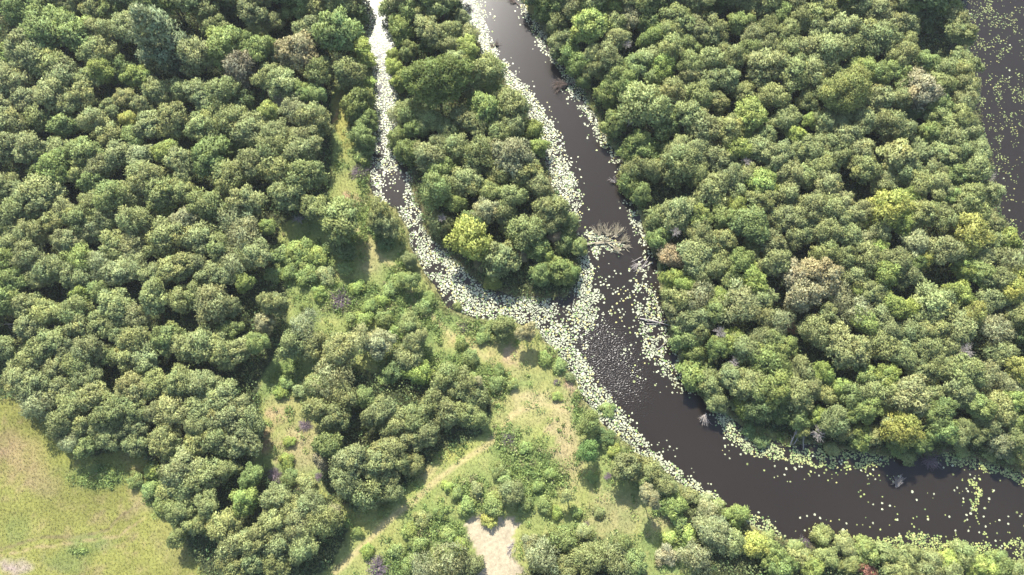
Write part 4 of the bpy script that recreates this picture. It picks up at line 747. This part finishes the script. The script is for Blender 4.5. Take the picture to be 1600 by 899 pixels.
def snag(name, label, logs, twigs=(), mtl=None, cat='driftwood', seed=0):
    """logs: (x1,y1,z1,x2,y2,z2,radius) in photo positions; twigs: (x,y,z,dx,dy,dz,count,length) fans of branches"""
    rg = random.Random(seed); mtl = mtl or M_DEAD
    x1, y1, z1 = logs[0][:3]; o0 = G3(x1, y1, max(z1, 0)); root = link(name, None); root.location = o0; root['label'] = label; root['category'] = cat
    for (a, b, c, d, e, f, r) in logs:
        T = Tubes(); p = G3(a, b, c) - o0; q = G3(d, e, f) - o0
        T.add(bend(p, q, 8, .05, rg), [r, r * .98, r * .92, r * .85, r * .75, r * .62, r * .5, r * .35], 8)
        for k in range(4):
            t = rg.uniform(.2, .9); s = p + (q - p) * t; e2 = s + np.array((rg.uniform(-.5, .5), rg.uniform(-.5, .5), rg.uniform(.0, .35)))
            T.add(bend(s, e2, 3, .1, rg), [r * .35, r * .25, r * .1], 4)
        link('log', T.mesh('log', mtl), root)
    for (a, b, c, dx, dy, dz, n, L) in twigs:
        T = Tubes(); s = G3(a, b, c) - o0
        for i in range(n):
            v = np.array((dx, dy, dz), float); v /= np.linalg.norm(v); v = v + np.array([rg.gauss(0, .42) for _ in range(3)]); v[2] = abs(v[2]) * .8; v = v / np.linalg.norm(v) * L * rg.uniform(.5, 1.1)
            p0 = s + np.array((rg.uniform(-.2, .2), rg.uniform(-.2, .2), 0)); pts = bend(p0, p0 + v, 5, .09, rg); T.add(pts, [.045, .036, .028, .02, .008], 4)
            for j in range(4):
                m_ = pts[rg.choice((1, 2, 3))]; e2 = m_ + v * .3 + np.array([rg.gauss(0, .22) for _ in range(3)]) * L * .5; T.add(bend(m_, e2, 3, .1, rg), [.022, .016, .006], 3)
        link('branches', T.mesh('branches', mtl), root)
    return root
M_MOSS = bark_material('mossy_wood', (.26,.22,.14), (.50,.44,.30), 5)
snag('driftwood_tree', 'fallen tree with upright mossy branches lying across the middle of the river', [(906,388,.5,956,374,.25,.13), (930,382,.1,985,378,.15,.11), (950,380,.1,968,392,.2,.12), (955,372,.1,975,355,.6,.08)],
     [(936,368,.1,-.3,1,.5,16,2.0), (950,368,.1,0,1,.6,20,1.9), (963,370,.1,.3,1,.5,22,2.1), (972,378,.1,.9,.5,.5,24,1.6), (960,388,.1,.3,-.4,.5,18,1.4), (975,385,.1,1,-.2,.4,14,1.4), (945,378,.1,-.1,.2,.8,14,1.2)], M_MOSS, seed=2)
snag('fallen_tree', 'brown fallen tree top reaching into the main channel from the right bank', [(902,128,.4,868,137,.05,.12)], [(888,132,.15,-1,-.05,.15,26,2.4), (880,136,.1,-1,-.35,.1,24,2.0), (878,133,.1,-1,.25,.1,14,1.6)], M_BROWN, seed=3)
snag('driftwood', 'bundle of bare branches on the right bank just below the big driftwood tree', [(1006,405,.1,984,423,.05,.08), (1012,408,.15,990,425,.05,.06), (1020,410,.2,996,426,.05,.07), (1002,402,.1,985,410,.05,.05), (1015,400,.2,1000,420,.1,.05)], [(995,413,.1,-1,-.6,.1,10,1.2)], M_DEAD, seed=4)
snag('sunken_branch', 'pinkish dead branch fan sticking out of the water below the right bank', [(1104,646,.5,1094,660,.0,.06)], [(1101,650,.3,-.35,-1,.0,24,1.5)], M_DEAD, seed=5)
snag('sunken_branch', 'pale dead twig spray standing alone in the lower right water', [(1408,742,.0,1401,756,.3,.05)], [(1401,760,.05,.3,1,.5,26,1.5), (1401,758,.05,-.5,.8,.5,16,1.2)], M_DEAD, seed=6)
snag('sunken_branch', 'small dead branch arching over pads beside the island, upper channel', [(767,72,.1,785,66,.35,.05)], [(775,70,.2,1,.3,.3,10,.9), (770,73,.1,-.4,.6,.3,10,.8)], M_BROWN, seed=7)
snag('sunken_branch', 'thin dead stick poking left over the water from the right bank', [(972,287,.5,950,281,.1,.05)], [(962,285,.3,-1,.2,.2,12,1.2)], M_DEAD, seed=8)
snag('sunken_branch', 'brown dead branch at the top edge of the main channel', [(812,8,.3,796,-4,.05,.06)], [(804,3,.2,-1,.5,.2,14,1.4)], M_BROWN, seed=9)
snag('fallen_branch', 'grey dead branch lying on the edge of the sand patch', [(820,836,.35,800,862,.1,.12), (815,842,.3,796,852,.1,.06)], [(806,852,.1,-1,-.5,.2,16,1.6), (800,858,.1,-.6,-1,.2,10,1.1)], M_DEAD, seed=10)
snag('driftwood', 'long whitish log among pale reeds on the right bank', [(1000,498,.15,1052,510,.35,.12), (1010,506,.1,1048,502,.2,.07), (1025,548,.1,1048,528,.3,.06)], [(1020,503,.2,-1,.2,.2,10,1.)], M_DEAD, seed=11)
snag('leaning_tree', 'two whitish trunks leaning over the lower right water margin', [(1234,697,.05,1243,676,2.4,.11), (1240,695,.05,1248,680,2.2,.08)], [(1243,678,2.3,.3,1,.6,8,.9)], M_DEAD, seed=12)
snag('leaning_tree', 'single upright whitish trunk between pads and the pale dead willow', [(1255,702,.05,1256,684,2.0,.08)], [(1256,686,1.9,.1,1,.6,6,.7)], M_DEAD, seed=13)
snag('fallen_tree', 'curved pale trunk in the dark gap at the left edge', [(-2,508,2.2,22,507,2.6,.10)], [(14,509,2.4,1,.3,.3,6,.8)], M_DEAD, seed=14)
snag('fallen_branch', 'short pale log at the shaded corner of the dry clearing', [(441,578,.3,455,577,.35,.10)], (), M_DEAD, seed=15)

# ------------------------------------------------------------------ thin summer haze
def add_haze():
    v = [(x, y, z) for x in (-5600, 5600) for y in (-5600, 5600) for z in (-2.5, H + 6)]
    f = [(0, 1, 3, 2), (4, 6, 7, 5), (0, 4, 5, 1), (2, 3, 7, 6), (0, 2, 6, 4), (1, 5, 7, 3)]
    m, nt, p, out = mat('haze'); nt.nodes.remove(p)
    pv = N(nt, 'ShaderNodeVolumePrincipled'); pv.inputs['Color'].default_value = (.93, .96, 1, 1); pv.inputs['Density'].default_value = .00017; pv.inputs['Anisotropy'].default_value = .2
    nt.links.new(pv.outputs[0], out.inputs['Volume'])
    link('haze', build_mesh('haze', v, f, m), None, {'kind': 'stuff', 'label': 'thin pale summer haze over the whole wetland', 'category': 'haze'})
add_haze()
